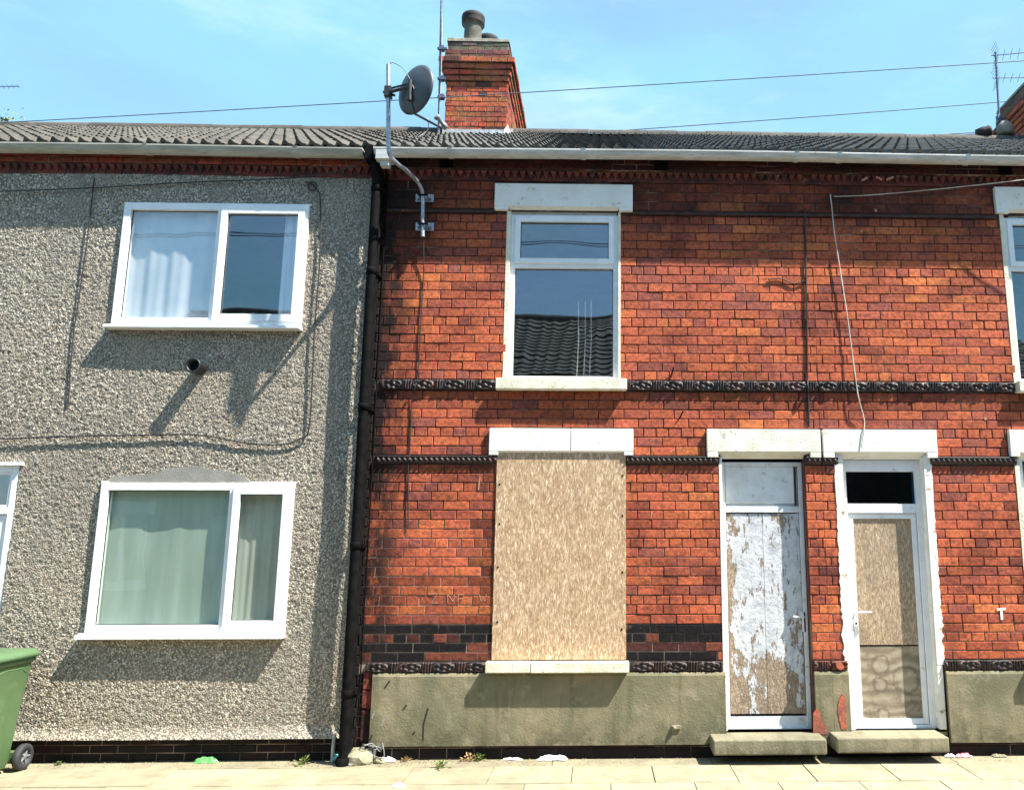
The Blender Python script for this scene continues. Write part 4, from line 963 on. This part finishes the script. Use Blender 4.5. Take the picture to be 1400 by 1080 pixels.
# ------------------------------------------------------------------ satellite dish on its cranked pole
OY = -.62
top = W3(531, 89, OY); mid = W3(531, 198, OY)
dish = thing('satellite_dish', (W(578, 300, -.07)[0], -.07, 4.6), 'grey satellite dish seen from behind on a cranked galvanised pole above the gutter', 'satellite dish')
kn = [W3(578, 324, -.085), W3(578, 300, -.085), W3(578, 272, -.085), W3(576, 258, -.12), W3(569, 247, -.20), W3(556, 234, -.36), W3(543, 224, -.50), W3(534, 214, -.60), mid, W3(531, 150, OY), top]
P = kn; out = []
for i in range(len(P)-1):
    p0, p1, p2, p3 = P[max(i-1, 0)], P[i], P[i+1], P[min(i+2, len(P)-1)]
    for k in range(5):
        t = k/5; out.append(.5*((2*p1)+(p2-p0)*t+(2*p0-5*p1+4*p2-p3)*t*t+(3*p1-p0-3*p2+p3)*t**3))
out.append(P[-1]); mb = MB(); mb.tube(out, .019, 12); mb.build('pole', 'galv', dish)
for yy in (270, 309):
    q = W3(580, yy, -.05); mb = MB()
    mb.box(q.x-.085, q.x+.085, -.034, -.026, q.z-.04, q.z+.04)
    mb.box(q.x-.06, q.x-.035, -.075, -.034, q.z-.02, q.z+.02); mb.box(q.x+.035, q.x+.06, -.075, -.034, q.z-.02, q.z+.02)
    mb.box(q.x-.05, q.x+.05, -.022, .0, q.z-.03, q.z+.03)
    b = mb.build('wall_bracket', 'galv', dish, .003)
    mb = MB(); mb.box(q.x-.045, q.x+.045, -.112, -.098, q.z-.008, q.z+.008)
    for s in (-1, 1): mb.tube([(q.x+s*.038, -.03, q.z), (q.x+s*.038, -.12, q.z)], .006, 6)
    mb.build('clamp_bolts', 'black_iron', b)
nrm = Vector((.56, .81, .02)).normalized(); dc = W3(566, 122, -.70); dc.y = -.70
# shallow reflector, open side along nrm
side = nrm.cross(Vector((0, 0, 1))).normalized(); upv = side.cross(nrm).normalized()
mb = MB(); vs = []; fs = []; RN, RK = 9, 36
for i in range(RN+1):
    r = i/RN; 
    for k in range(RK):
        t = 2*math.pi*k/RK; vs.append(dc+side*(.215*r*math.cos(t))+upv*(.225*r*math.sin(t))+nrm*(.055*r*r-.03))
for i in range(RN):
    for k in range(RK): fs.append((i*RK+k, i*RK+(k+1) % RK, (i+1)*RK+(k+1) % RK, (i+1)*RK+k))
mb.add(vs, fs, sm=True); o = mb.build('reflector', 'dish', dish); so = o.modifiers.new('s', 'SOLIDIFY'); so.thickness = .006
mb = MB(); bc = dc-nrm*.045
mb.tube([W3(531, 128, OY)+Vector((-.03, 0, 0)), bc], .016, 8); mb.tube([bc+upv*.06, bc-upv*.13], .022, 8)
mb.tube([W3(531, 120, OY)+Vector((0, .02, 0)), bc+upv*.03], .010, 8); mb.tube([W3(524, 126, OY), W3(540, 131, OY)], .012, 8)
pc = W3(531, 127, OY); mb.box(pc.x-.03, pc.x+.03, pc.y-.035, pc.y+.035, pc.z-.05, pc.z+.05)
mb.build('mount', 'dark_plastic', dish, .004)
mb = MB(); ft = dc-upv*.20+nrm*.02; ln = dc-upv*.17+nrm*.34
mb.tube([dc-nrm*.03-upv*.08, ft-upv*.025, ln-upv*.05], .011, 8); mb.build('feed_arm', 'dark_plastic', dish)
mb = MB(); mb.lathe([(0, -.06), (.026, -.06), (.028, -.02), (.018, -.015), (.018, .05), (.03, .055), (.03, .075), (0, .075)], ln, 12, ax=tuple((dc-ln).normalized())); mb.build('feed_horn', 'grey_plastic', dish)
cable('feed_cable', [top+Vector((0, 0, -.01)), W3(536, 86, OY), W3(546, 90, OY-.01), W3(553, 96, -.64), W3(562, 112, -.72), W3(566, 122, -.76)], .004, 'grey_plastic', None, parent=dish)

# mast at the chimney with a small yagi at its top, aerials
def yagi(par, base, d, length, n, el, m='mast'):
    d = Vector(d).normalized(); u = d.cross(Vector((0, 0, 1))).normalized(); w = u.cross(d)
    mb = MB(); mb.tube([base-d*.08, base+d*length], .008, 6); mb.build('boom', m, par)
    e = MB()
    for i in range(n):
        c = base+d*(.12+(length-.14)*i/(n-1)); l = el*(1-.25*i/n)
        for s in (-1, 1): e.tube([c-(u*.7+w*.5*s)*l*.5, c+(u*.7+w*.5*s)*l*.5], .0035, 5)
    for s in (-1, 1):
        for k in range(4): e.tube([base+u*(-el*.6)+w*(s*(.03+k*.045))-d*(.01*k), base+u*(el*.6)+w*(s*(.03+k*.045))-d*(.01*k)], .0035, 5)
    e.build('elements', m, par)
m0 = W3(600, 176, 3.46); m1 = W3(604, -30, 3.46)
mast = thing('aerial_mast', m0, 'thin dark aerial mast strapped to the left of the middle chimney', 'aerial')
mb = MB(); mb.tube([m0-Vector((0, 0, .12)), m0.lerp(m1, .5), m1+Vector((0, 0, .3))], .017, 8); mb.build('pole', 'mast', mast)
for yy in (67, 108, 133):
    q = W3(604, yy, 3.46); mb = MB(); mb.box(q.x-.06, -2.24, 3.44, 3.48, q.z-.015, q.z+.015); mb.box(q.x-.035, q.x+.035, 3.42, 3.50, q.z-.03, q.z+.03); mb.build('bracket', 'mast', mast)
yagi(mast, m1+Vector((0, 0, .28)), (1, -.3, 0), .7, 6, .26)
cable('coax_cable', [m0+Vector((.02, -.02, 0)), W3(601, 150, 3.44), W3(603, 110, 3.44), W3(604, 60, 3.44), m1], .005, 'white_cable', None, parent=mast)
cable('coax_cable', [W3(585, 163, .2), W3(585, 178, .3), W3(572, 188, .3)], .005, 'white_cable', None, parent=mast)

r0, r1 = W3(1366, 168, 4.9), W3(1361, 72, 4.9)
ra = thing('tv_aerial', r0, 'two tier television aerial on a dark mast beside the right hand chimney', 'aerial', 'television aerials on the roofs')
mb = MB(); mb.tube([r0-Vector((0, 0, .15)), r1], .018, 8); mb.box(r0.x-.04, 6.80, 4.88, 4.92, r0.z+.05, r0.z+.08); mb.box(r0.x-.03, r0.x+.03, 4.86, 4.94, r0.z+.0, r0.z+.13); mb.build('pole', 'mast', ra)
yagi(ra, W3(1362, 76, 4.9), (1, -.15, .03), 1.1, 9, .22); yagi(ra, W3(1363, 107, 4.9), (1, -.05, 0), .75, 6, .20)
la = thing('tv_aerial', W3(-12, 170, 5.5), 'tip of a television aerial poking in above the roof at the far left', 'aerial', 'television aerials on the roofs')
mb = MB(); q0, q1 = W3(-12, 178, 5.5), W3(-14, 116, 5.5); mb.tube([q0-Vector((0, 0, .5)), q1], .016, 8); mb.build('pole', 'mast', la)
yagi(la, W3(-13, 119, 5.5), (1, -.02, .02), .48, 5, .1)

# ------------------------------------------------------------------ wheelie bin
bn = thing('wheelie_bin', (-4.85, -.58, 0), 'green wheelie bin with a lid and black wheel at the left edge of the pavement', 'bin')
def rrect(cx, cy, hx, hy, r, n=5):
    pts = []
    for (sx, sy, a0) in ((1, 1, 0), (-1, 1, 90), (-1, -1, 180), (1, -1, 270)):
        for k in range(n+1):
            a = R(a0+90*k/n); pts.append((cx+sx*(hx-r)+r*math.cos(a), cy+sy*(hy-r)+r*math.sin(a)))
    return pts
def loft(mb, rings, mi=0, cap0=True, cap1=True, sm=True):
    n = len(rings[0]); vs = [p for r_ in rings for p in r_]; fs = []
    for i in range(len(rings)-1):
        for k in range(n): fs.append((i*n+k, i*n+(k+1) % n, (i+1)*n+(k+1) % n, (i+1)*n+k))
    mb.add(vs, fs, mi, sm=sm)
    if cap0: mb.face(list(reversed(rings[0])), mi)
    if cap1: mb.face(rings[-1], mi)
mb = MB(); rings = []
BX1, BYB = -4.575, -.24          # right flank at the top, back towards the wall
for z, hx, yb, yf in ((.045, .205, BYB-.07, BYB-.56), (.10, .218, BYB-.06, BYB-.58), (.25, .226, BYB-.05, BYB-.60), (.55, .245, BYB-.03, BYB-.64), (.83, .268, BYB-.005, BYB-.685), (.845, .272, BYB, BYB-.69)):
    rings.append([(x, y, z) for x, y in rrect(BX1-.275, (yb+yf)/2, hx, (yb-yf)/2, .045)])
loft(mb, rings)
loft(mb, [[(x, y, z) for x, y in rrect(BX1-.275, BYB-.345, .288+e_, .36+e_, .05)] for z, e_ in ((.838, -.006), (.842, .0), (.868, .0), (.872, -.004))])
for q_ in ([(-.08, .76), (-.14, .795), (-.30, .80), (-.38, .785), (-.41, .75)],): mb.tube([(BX1-.0125, BYB+a_, z) for a_, z in q_], .006, 6)
mb.box(BX1-.50, BX1-.05, BYB-.03, BYB+.045, .06, .14)
mb.build('body', 'bin_green', bn, 0)
mb = MB(); rg = []
for z, e_ in ((.874, -.004), (.88, .010), (.905, .010), (.925, -.01), (.94, -.06), (.945, -.14)): rg.append([(x, y, z-(BYB-y)*-.0+.0) for x, y in rrect(BX1-.275, BYB-.345, .298+e_, .37+e_, .06)])
loft(mb, rg); mb.build('lid', 'bin_lid', bn)
mb = MB(); mb.tube([(BX1-.52, BYB+.02, .90), (BX1-.5, BYB+.055, .915), (BX1-.05, BYB+.055, .915), (BX1-.03, BYB+.02, .90)], .014, 8); mb.build('handle', 'bin_green', bn)
wy = BYB-.005
for xx, sg in ((BX1-.008, 1), (BX1-.545, -1)):
    mb = MB(); mb.lathe([(.055, -.028), (.085, -.028), (.098, -.018), (.1, 0), (.098, .018), (.085, .028), (.055, .028), (.055, -.028)], (xx, wy, .102), 24, 'x')
    w_ = mb.build('wheel', 'rubber', bn)
    mb = MB(); mb.lathe([(.0, sg*.02), (.02, sg*.022), (.022, sg*.012), (.055, sg*.010)], (xx, wy, .102), 20, 'x')
    for k in range(5):
        a = k*1.2566; mb.tube([(xx+sg*.017, wy+.02*math.cos(a), .102+.02*math.sin(a)), (xx+sg*.017, wy+.054*math.cos(a), .102+.054*math.sin(a))], .007, 6)
    mb.build('hub', 'hub', w_)
mb = MB(); mb.tube([(BX1-.54, wy, .102), (BX1-.01, wy, .102)], .012, 8); mb.build('axle', 'rubber', bn)

# ------------------------------------------------------------------ ground
mb = MB(); mb.box(-300, 300, -250, 350, -.60, -.15); tag(mb.build('ground', 'ground'), kind='structure')
mb = MB(); mb.box(-60, 60, -8.05, -1.95, -.14, -.11); tag(mb.build('road', 'asphalt'), kind='structure')
def pavement(y_in, y_out, sgn):
    mb = MB(); r = random.Random(4 if sgn > 0 else 9)
    lo, hi = min(y_in, y_out), max(y_in, y_out)
    mb.box(-14, 14, lo+.0, hi, -.145, -.016, 1)
    rows = [(.0, .23, 1.1), (.24, .70, .62), (.715, 1.17, .62), (1.185, 1.8, .75)]
    for i, (a, b, p) in enumerate(rows):
        ya, yb = (y_in-a, y_in-b) if sgn > 0 else (y_in+a, y_in+b)
        x = -14+r.uniform(0, p)
        while x < 13:
            w = p*r.uniform(.96, 1.04) if i else p*r.uniform(.7, 1.5)
            dz = r.uniform(-.003, .003)-(.004 if i == 0 else 0); tl = r.uniform(-.0025, .0025); c = r.uniform(.88, 1.08)*(.82 if i == 0 else 1); g = .002
            y0_, y1_ = min(ya, yb), max(ya, yb); ch = .003
            t = [(x+g+ch, y0_+ch, dz), (x+w-g-ch, y0_+ch, dz+tl), (x+w-g-ch, y1_-ch, dz+tl), (x+g+ch, y1_-ch, dz)]
            s_ = [(x+g, y0_, dz-.008), (x+w-g, y0_, dz-.008), (x+w-g, y1_, dz-.008), (x+g, y1_, dz-.008)]; bt = [(p_[0], p_[1], -.03) for p_ in s_]
            vs = t+s_+bt; fs = [(0, 1, 2, 3)]
            for b_ in (0, 4):
                for k in range(4): fs.append((b_+k, b_+4+k, b_+4+(k+1) % 4, b_+(k+1) % 4))
            mb.add(vs, fs, 0, (c, c*.995, c*.97)); x += w
    ky = y_out
    x = -14.
    while x < 13:
        mb.box(x+.003, x+.912, min(ky, ky-.14*sgn), max(ky, ky-.14*sgn), -.14, .0, 2); x += .915
    o = mb.build('pavement', ['flag', 'sand', 'kerb']); tag(o, kind='structure')
pavement(-.0, -1.81, 1)
pavement(-9.9, -8.19, -1)
# dirt swept against the wall: grit grains and a thin film
mb = MB(); r = random.Random(11)
for i in range(1500):
    x = r.uniform(-5.5, 4.6); y = -abs(r.gauss(0, .10))-.02; s = r.uniform(.002, .007)*(1.6 if r.random() < .06 else 1)
    if r.random() < .3: x = r.gauss(-1.7, .5)
    mb.add([(x-s, y-s, 0.0), (x+s, y-s*.6, 0.0), (x+s*.3, y+s, 0.0), (x, y, s*1.1)], [(0, 1, 3), (1, 2, 3), (2, 0, 3)])
tag(mb.build('grit', 'sand'), 'loose grit and dirt gathered along the foot of the walls', 'grit', kind='stuff')

# weeds
def weed(x, y, s, label, n=26, m='leaf', seed=0):
    r = random.Random(seed); mb = MB()
    for i in range(n):
        a = r.uniform(0, 6.283); e_ = r.uniform(.15, 1.2); l = s*r.uniform(.5, 1.); w = l*.16
        d = Vector((math.cos(a)*math.cos(e_), math.sin(a)*math.cos(e_), math.sin(e_))); u = Vector((-math.sin(a), math.cos(a), 0))
        b = Vector((x+r.uniform(-.25, .25)*s, y+r.uniform(-.2, .2)*s, 0))
        mb.tube([b, b+d*l*.5], .0012, 4, cap=False)
        c = b+d*l*.5; t = b+d*l+Vector((0, 0, -.12*l)); m_ = (c+t)/2+Vector((0, 0, .03*l))
        mb.add([c, m_+u*w, t, m_-u*w, m_-Vector((0, 0, .006*1))], [(0, 1, 4), (1, 2, 4), (2, 3, 4), (3, 0, 4)], sm=False)
    return tag(mb.build('weed', m), label, 'weed', 'weeds along the foot of the wall')
def gp(px, py):   # point of the pavement seen at px, py
    d = _F+_R*((px-CX)/FPX)+_U*((CY-py)/FPX); s = -CZ/d.z; return d.x*s, -CD+d.y*s
for i, (px, py, s, lab, mm) in enumerate(((655, 1036, .10, 'small bright green weed at the wall below the left end of the boarded window', 'leaf'), (603, 1049, .09, 'low green weed in the paving joint in front of the cement plinth', 'leaf'),
        (1118, 1033, .10, 'green weed growing under the right end of the left doorstep', 'leaf'), (413, 1044, .09, 'green weed on the pavement just left of the drainpipe', 'leaf'),
        (640, 1040, .10, 'dry straw coloured weed beside the bright green weed under the boarded window', 'dry_leaf'), (79, 1045, .04, 'tiny weed in the paving joint right of the green bin', 'leaf'), (560, 1034, .06, 'small dull weed between the rubble and the cement plinth', 'dry_leaf'))):
    x, y = gp(px, py); weed(x, min(y, -.03), s, lab, 30, mm, i)

# litter
def crumple(name, px, py, sx, sy, sz, m, label, cat='litter', seed=0, n=9):
    r = random.Random(seed); x, y = gp(px, py); y = min(y, -.04); mb = MB(); vs = []
    for i in range(n):
        for j in range(n):
            u, v = i/(n-1)-.5, j/(n-1)-.5
            k = max(0, 1-(2*abs(u))**4)*max(0, 1-(2*abs(v))**4)
            vs.append((x+u*sx*(1+.2*r.uniform(-1, 1)), y+v*sy*(1+.2*r.uniform(-1, 1)), .003+k*sz*r.uniform(.15, 1.)))
    mb.add(vs, [(i*n+j, (i+1)*n+j, (i+1)*n+j+1, i*n+j+1) for i in range(n-1) for j in range(n-1)])
    o = mb.build(name, m); so = o.modifiers.new('s', 'SOLIDIFY'); so.thickness = .0015; return tag(o, label, cat, 'litter on the pavement')
crumple('food_wrapper', 290, 1037, .19, .06, .05, 'litter_green', 'bright green crumpled wrapper against the base bricks', seed=1)
crumple('paper_scrap', 532, 1037, .12, .06, .035, 'paper', 'small white paper scrap beside the rubble', seed=2)
crumple('paper_scrap', 755, 1037, .24, .06, .04, 'paper', 'long white paper scrap at the wall below the boarded window', seed=3)
crumple('paper_scrap', 700, 1038, .16, .03, .02, 'paper', 'thin white paper sliver left of the long paper scrap', seed=8)
crumple('paper_scrap', 545, 1075, .09, .05, .03, 'paper', 'white paper ball out on the flagstones at the bottom of the picture', seed=4)
crumple('sweet_wrapper', 1312, 1031, .15, .05, .03, 'litter_pink', 'pink wrapper at the wall right of the right doorstep', seed=5)
crumple('paper_scrap', 1296, 1032, .08, .05, .025, 'paper', 'white paper scrap touching the pink wrapper', seed=6)
crumple('cardboard_scrap', 1361, 1031, .12, .05, .02, 'stone_rubble', 'flat brown card scrap near the right edge of the pavement', seed=7)
x, y = gp(462, 1041); c = thing('drinks_can', (x, y-.0, 0), 'teal drinks can lying by the foot of the drainpipe', 'can')
mb = MB(); mb.lathe([(0, -.058), (.024, -.058), (.031, -.05), (.031, .045), (.024, .056)], (x, y, .032), 16, ax=(1, .35, .05)); mb.build('body', 'litter_teal', c)
mb = MB(); mb.lathe([(.025, .056), (.022, .05), (0, .05)], (x, y, .032), 16, ax=(1, .35, .05)); mb.build('end', 'black_iron', c)
# rubble lump
def rock(px, py, s, label, seed, sq=.6, grp='stones at the foot of the drainpipe'):
    r = random.Random(seed); x, y = gp(px, py); y = min(y, -.08); bm = bmesh.new(); bmesh.ops.create_icosphere(bm, subdivisions=2, radius=s)
    for v in bm.verts: v.co *= r.uniform(.78, 1.15); v.co.z = max(-.0, v.co.z*sq+.2*s*sq)
    me = bpy.data.meshes.new('stone'); bm.to_mesh(me); bm.free(); me.materials.append(M['stone_rubble']); o = bpy.data.objects.new('stone', me); COL.objects.link(o); o.location = (x, y, 0)
    return tag(o, label, 'stone', grp)
rock(496, 1036, .12, 'largest broken stone at the foot of the drainpipe', 1, .75); rock(520, 1040, .05, 'small broken stone just right of the largest one', 2); rock(478, 1042, .04, 'small stone between the can and the largest stone', 3)
# grey service pipe left of the drainpipe
sp = MB(); q = W3(457, 1000, -.08); sp.tube([(q.x, -.085, .0), (q.x, -.085, .12), (q.x+.004, -.08, .22)], .016, 10)
tag(sp.build('service_pipe', 'galv'), 'short grey pipe rising from the pavement left of the drainpipe', 'pipe')
# tangle of old wire
r = random.Random(3); x, y = W(512, 1012, -.08)[0], -.08; pts = [(x+r.uniform(-.14, .12), y+r.uniform(-.05, .03), .09+r.uniform(-.07, .07)) for _ in range(14)]
cable('old_wire', pts, .004, 'grey_plastic', 'tangled old wire above the largest stone by the drainpipe', 'wire')
mb = MB(); q = W(513, 1020, -.06)[0]; mb.tube([(q, -.07, 0), (q, -.07, .10)], .012, 8); tag(mb.build('pipe_stub', 'galv'), 'stub of grey pipe under the left end of the cement plinth', 'pipe')

# ------------------------------------------------------------------ tree tip behind the left roof
tr = thing('tree', (-14.2, 12.2, -.15), 'yellow green tree top just showing over the ridge at the far left', 'tree')
tpx, tpz = W(4, 168, 12.2)
mb = MB(); bx = tpx-.35
mb.tube([(bx, 12.2, -.15), (bx+.1, 12.2, 3), (bx, 12.1, 6), (bx+.05, 12.2, tpz-.6)], .2, 10, rr=[.24, .19, .14, .05])
r = random.Random(5)
for k in range(14):
    a = r.uniform(0, 6.28); z = r.uniform(4, tpz-1.5); l = (tpz-z)*.55
    mb.tube([(bx, 12.2, z), (bx+math.cos(a)*l*.6, 12.2+math.sin(a)*l*.6, z+l*.5), (bx+math.cos(a)*l, 12.2+math.sin(a)*l, z+l*.95)], .04, 6, rr=[.06, .035, .01])
mb.build('trunk', 'bark', tr)
n = 9000; cz = tpz-1.95; mb = MB(); clumps = []
for k in range(70):
    while True:
        p = Vector((r.uniform(-1, 1), r.uniform(-1, 1), r.uniform(-1, 1)))
        if p.length < 1: break
    clumps.append(Vector((bx+p.x*1.7, 12.2+p.y*1.7, cz+p.z*2.15)))
for i in range(n):
    c = r.choice(clumps); p = c+Vector((r.gauss(0, .2), r.gauss(0, .2), r.gauss(0, .18))); s = r.uniform(.03, .06)
    d = Vector((r.uniform(-1, 1), r.uniform(-1, 1), r.uniform(-1, 1))).normalized(); u = d.orthogonal().normalized(); w = d.cross(u)
    mb.add([p-u*s, p+w*s*.5, p+u*s, p-w*s*.5], [(0, 1, 2, 3)])
mb.build('crown', 'tree_leaf', tr)

# ------------------------------------------------------------------ terrace across the street (seen mirrored in the window panes)
def opposite(x0, x1, label):
    own = thing('terraced_house', ((x0+x1)/2, -9.9, 0), label, 'house', 'terraced houses across the street')
    fy = -9.9; hs = [(x0+.6, x0+1.75, .95, 2.35), (x0+.7, x0+1.65, 3.3, 4.7), (x1-1.35, x1-.5, .1, 2.3)]
    mb = MB(); mb.holes(x0, x1, 0, 5.25, fy-.25, fy, hs)
    mb.box(x0, x0+.1, fy-8.4, fy-.25, 0, 5.2); mb.box(x1-.1, x1, fy-8.4, fy-.25, 0, 5.2); mb.box(x0+.1, x1-.1, fy-8.4, fy-8.2, 0, 5.2)
    mb.build('wall', 'opp_brick', own)
    for h in hs[:2]:
        f = MB(); frame_boxes(f, h[0], h[1], h[2], h[3], .06, fy-.12, fy-.05); f.box((h[0]+h[1])/2-.03, (h[0]+h[1])/2+.03, fy-.119, fy-.05, h[2]+.06, h[3]-.06)
        f.box(h[0]-.06, h[1]+.06, fy-.02, fy+.07, h[2]-.1, h[2]-.001); f.box(h[0]-.1, h[1]+.1, fy-.02, fy+.03, h[3]+.001, h[3]+.22)
        w = f.build('window', 'upvc', own); pane(w, h[0]+.05, h[1]-.05, h[2]+.05, h[3]-.05, fy-.09, 'glass')
    h = hs[2]; f = MB(); frame_boxes(f, h[0], h[1], h[2], h[3], .06, fy-.15, fy-.08); f.box(h[0]+.06, h[1]-.06, fy-.14, fy-.10, h[2]+.03, h[3]-.06); f.build('door', 'upvc', own)
    # tiled roof with steps and rolls
    y0, z0, y1, z1 = fy+.2, 5.28, -14.3, 7.85; Lr = math.hypot(y1-y0, z1-z0); ty, tz = (y1-y0)/Lr, (z1-z0)/Lr; ny, nz = tz, -ty
    xs = np.arange(x0, x1+.001, .0375); rows = []; hh = []
    for k in range(int(Lr/.34)+1): a, b = k*.34, min((k+1)*.34, Lr); rows += [a, a+.002, b]; hh += [-.012, .035, .004]
    T = np.array(rows)[:, None]; Hm = np.array(hh)[:, None]+.025*np.clip(np.sin((xs-x0)/.3*6.2832), -.3, 1)[None, :]
    grid_obj('roof', np.repeat(xs[None], len(rows), 0), y0+T*ty+Hm*ny, z0+T*tz+Hm*nz, None, 'tile_right', own, smooth=False)
    mb = MB(); mb.add([(x0, y0-.02, z0-.05), (x1, y0-.02, z0-.05), (x1, y1, z1-.05), (x0, y1, z1-.05), (x0, 2*y1-y0, z0-.05), (x1, 2*y1-y0, z0-.05)], [(0, 1, 2, 3), (3, 2, 5, 4), (0, 3, 4), (1, 5, 2)])
    mb.tube([(x0, y1, z1+.0), (x1, y1, z1+.0)], .12, 8); mb.box(x0, x1, fy+.0, fy+.16, 5.2, 5.28); mb.build('rear_slope', 'tile_right', own)
M['opp_brick'] = mat('opposite_brick', (.24, .17, .13), (.18, .12, .09), 5, .9, .4, c3=(.15, .06, .04), s3=20)
for k in range(5): opposite(-11+k*4.4, -11+(k+1)*4.4-.003, 'brick terraced house with a dark tiled roof across the street, mirrored in the panes')

# ------------------------------------------------------------------ sky, sun, camera
w = bpy.data.worlds.new('World'); S.world = w; w.use_nodes = True; nt = w.node_tree
bg = nt.nodes['Background']; sk = N(nt, 'ShaderNodeTexSky'); sk.sky_type = 'NISHITA'; sk.sun_disc = False
sunv = Vector((2.3, -1.0, 3.75)).normalized(); el = math.asin(sunv.z)
sk.sun_elevation = el; sk.sun_rotation = math.atan2(sunv.x, sunv.y); sk.altitude = 20; sk.air_density = 1.; sk.dust_density = .6; sk.ozone_density = 2.
tc = N(nt, 'ShaderNodeTexCoord'); mp = N(nt, 'ShaderNodeMapping'); mp.inputs['Scale'].default_value = (1.1, 1.1, 3.2); mp.inputs['Rotation'].default_value = (0, .35, .4); L(nt, tc.outputs['Generated'], mp.inputs[0])
nz = noise(nt, mp.outputs[0], 1.7, 7, .55)
cl = ramp(nt, nz, .36, .66, .35, .95)
lp = mix(nt, cl, sk.outputs[0], (1.2, 2.5, 3.45))
m2 = N(nt, 'ShaderNodeMapping'); m2.inputs['Scale'].default_value = (1.2, 1., 4.5); m2.inputs['Rotation'].default_value = (.3, .75, .2); L(nt, tc.outputs['Generated'], m2.inputs[0])
lp = mix(nt, ramp(nt, noise(nt, m2.outputs[0], 2.3, 8, .62), .50, .78, 0, .55), lp, (2.6, 3.4, 3.9))
L(nt, lp, bg.inputs[0]); bg.inputs[1].default_value = .12
sd = bpy.data.lights.new('sun', 'SUN'); sd.energy = 4.8; sd.angle = R(.5); sd.color = (1., .95, .86)
so = bpy.data.objects.new('sun', sd); COL.objects.link(so); so.rotation_euler = sunv.to_track_quat('Z', 'Y').to_euler()
cd = bpy.data.cameras.new('camera'); co = bpy.data.objects.new('camera', cd); COL.objects.link(co); S.camera = co
cd.sensor_width = 36; cd.lens = FPX/1400*36; cd.shift_x = -(CX-700)/1400; cd.clip_end = 2000; cd.clip_start = .1
co.location = (0, -CD, CZ); co.rotation_euler = Matrix((( _R.x, _U.x, -_F.x), (_R.y, _U.y, -_F.y), (_R.z, _U.z, -_F.z))).to_euler()
S.view_settings.view_transform = 'Standard'; S.view_settings.look = 'None'; S.view_settings.gamma = 1; S.view_settings.exposure = 1.5
S.cycles.max_bounces = 8; S.cycles.transparent_max_bounces = 12; S.cycles.caustics_reflective = False; S.cycles.caustics_refractive = False
S.cycles.use_denoising = True
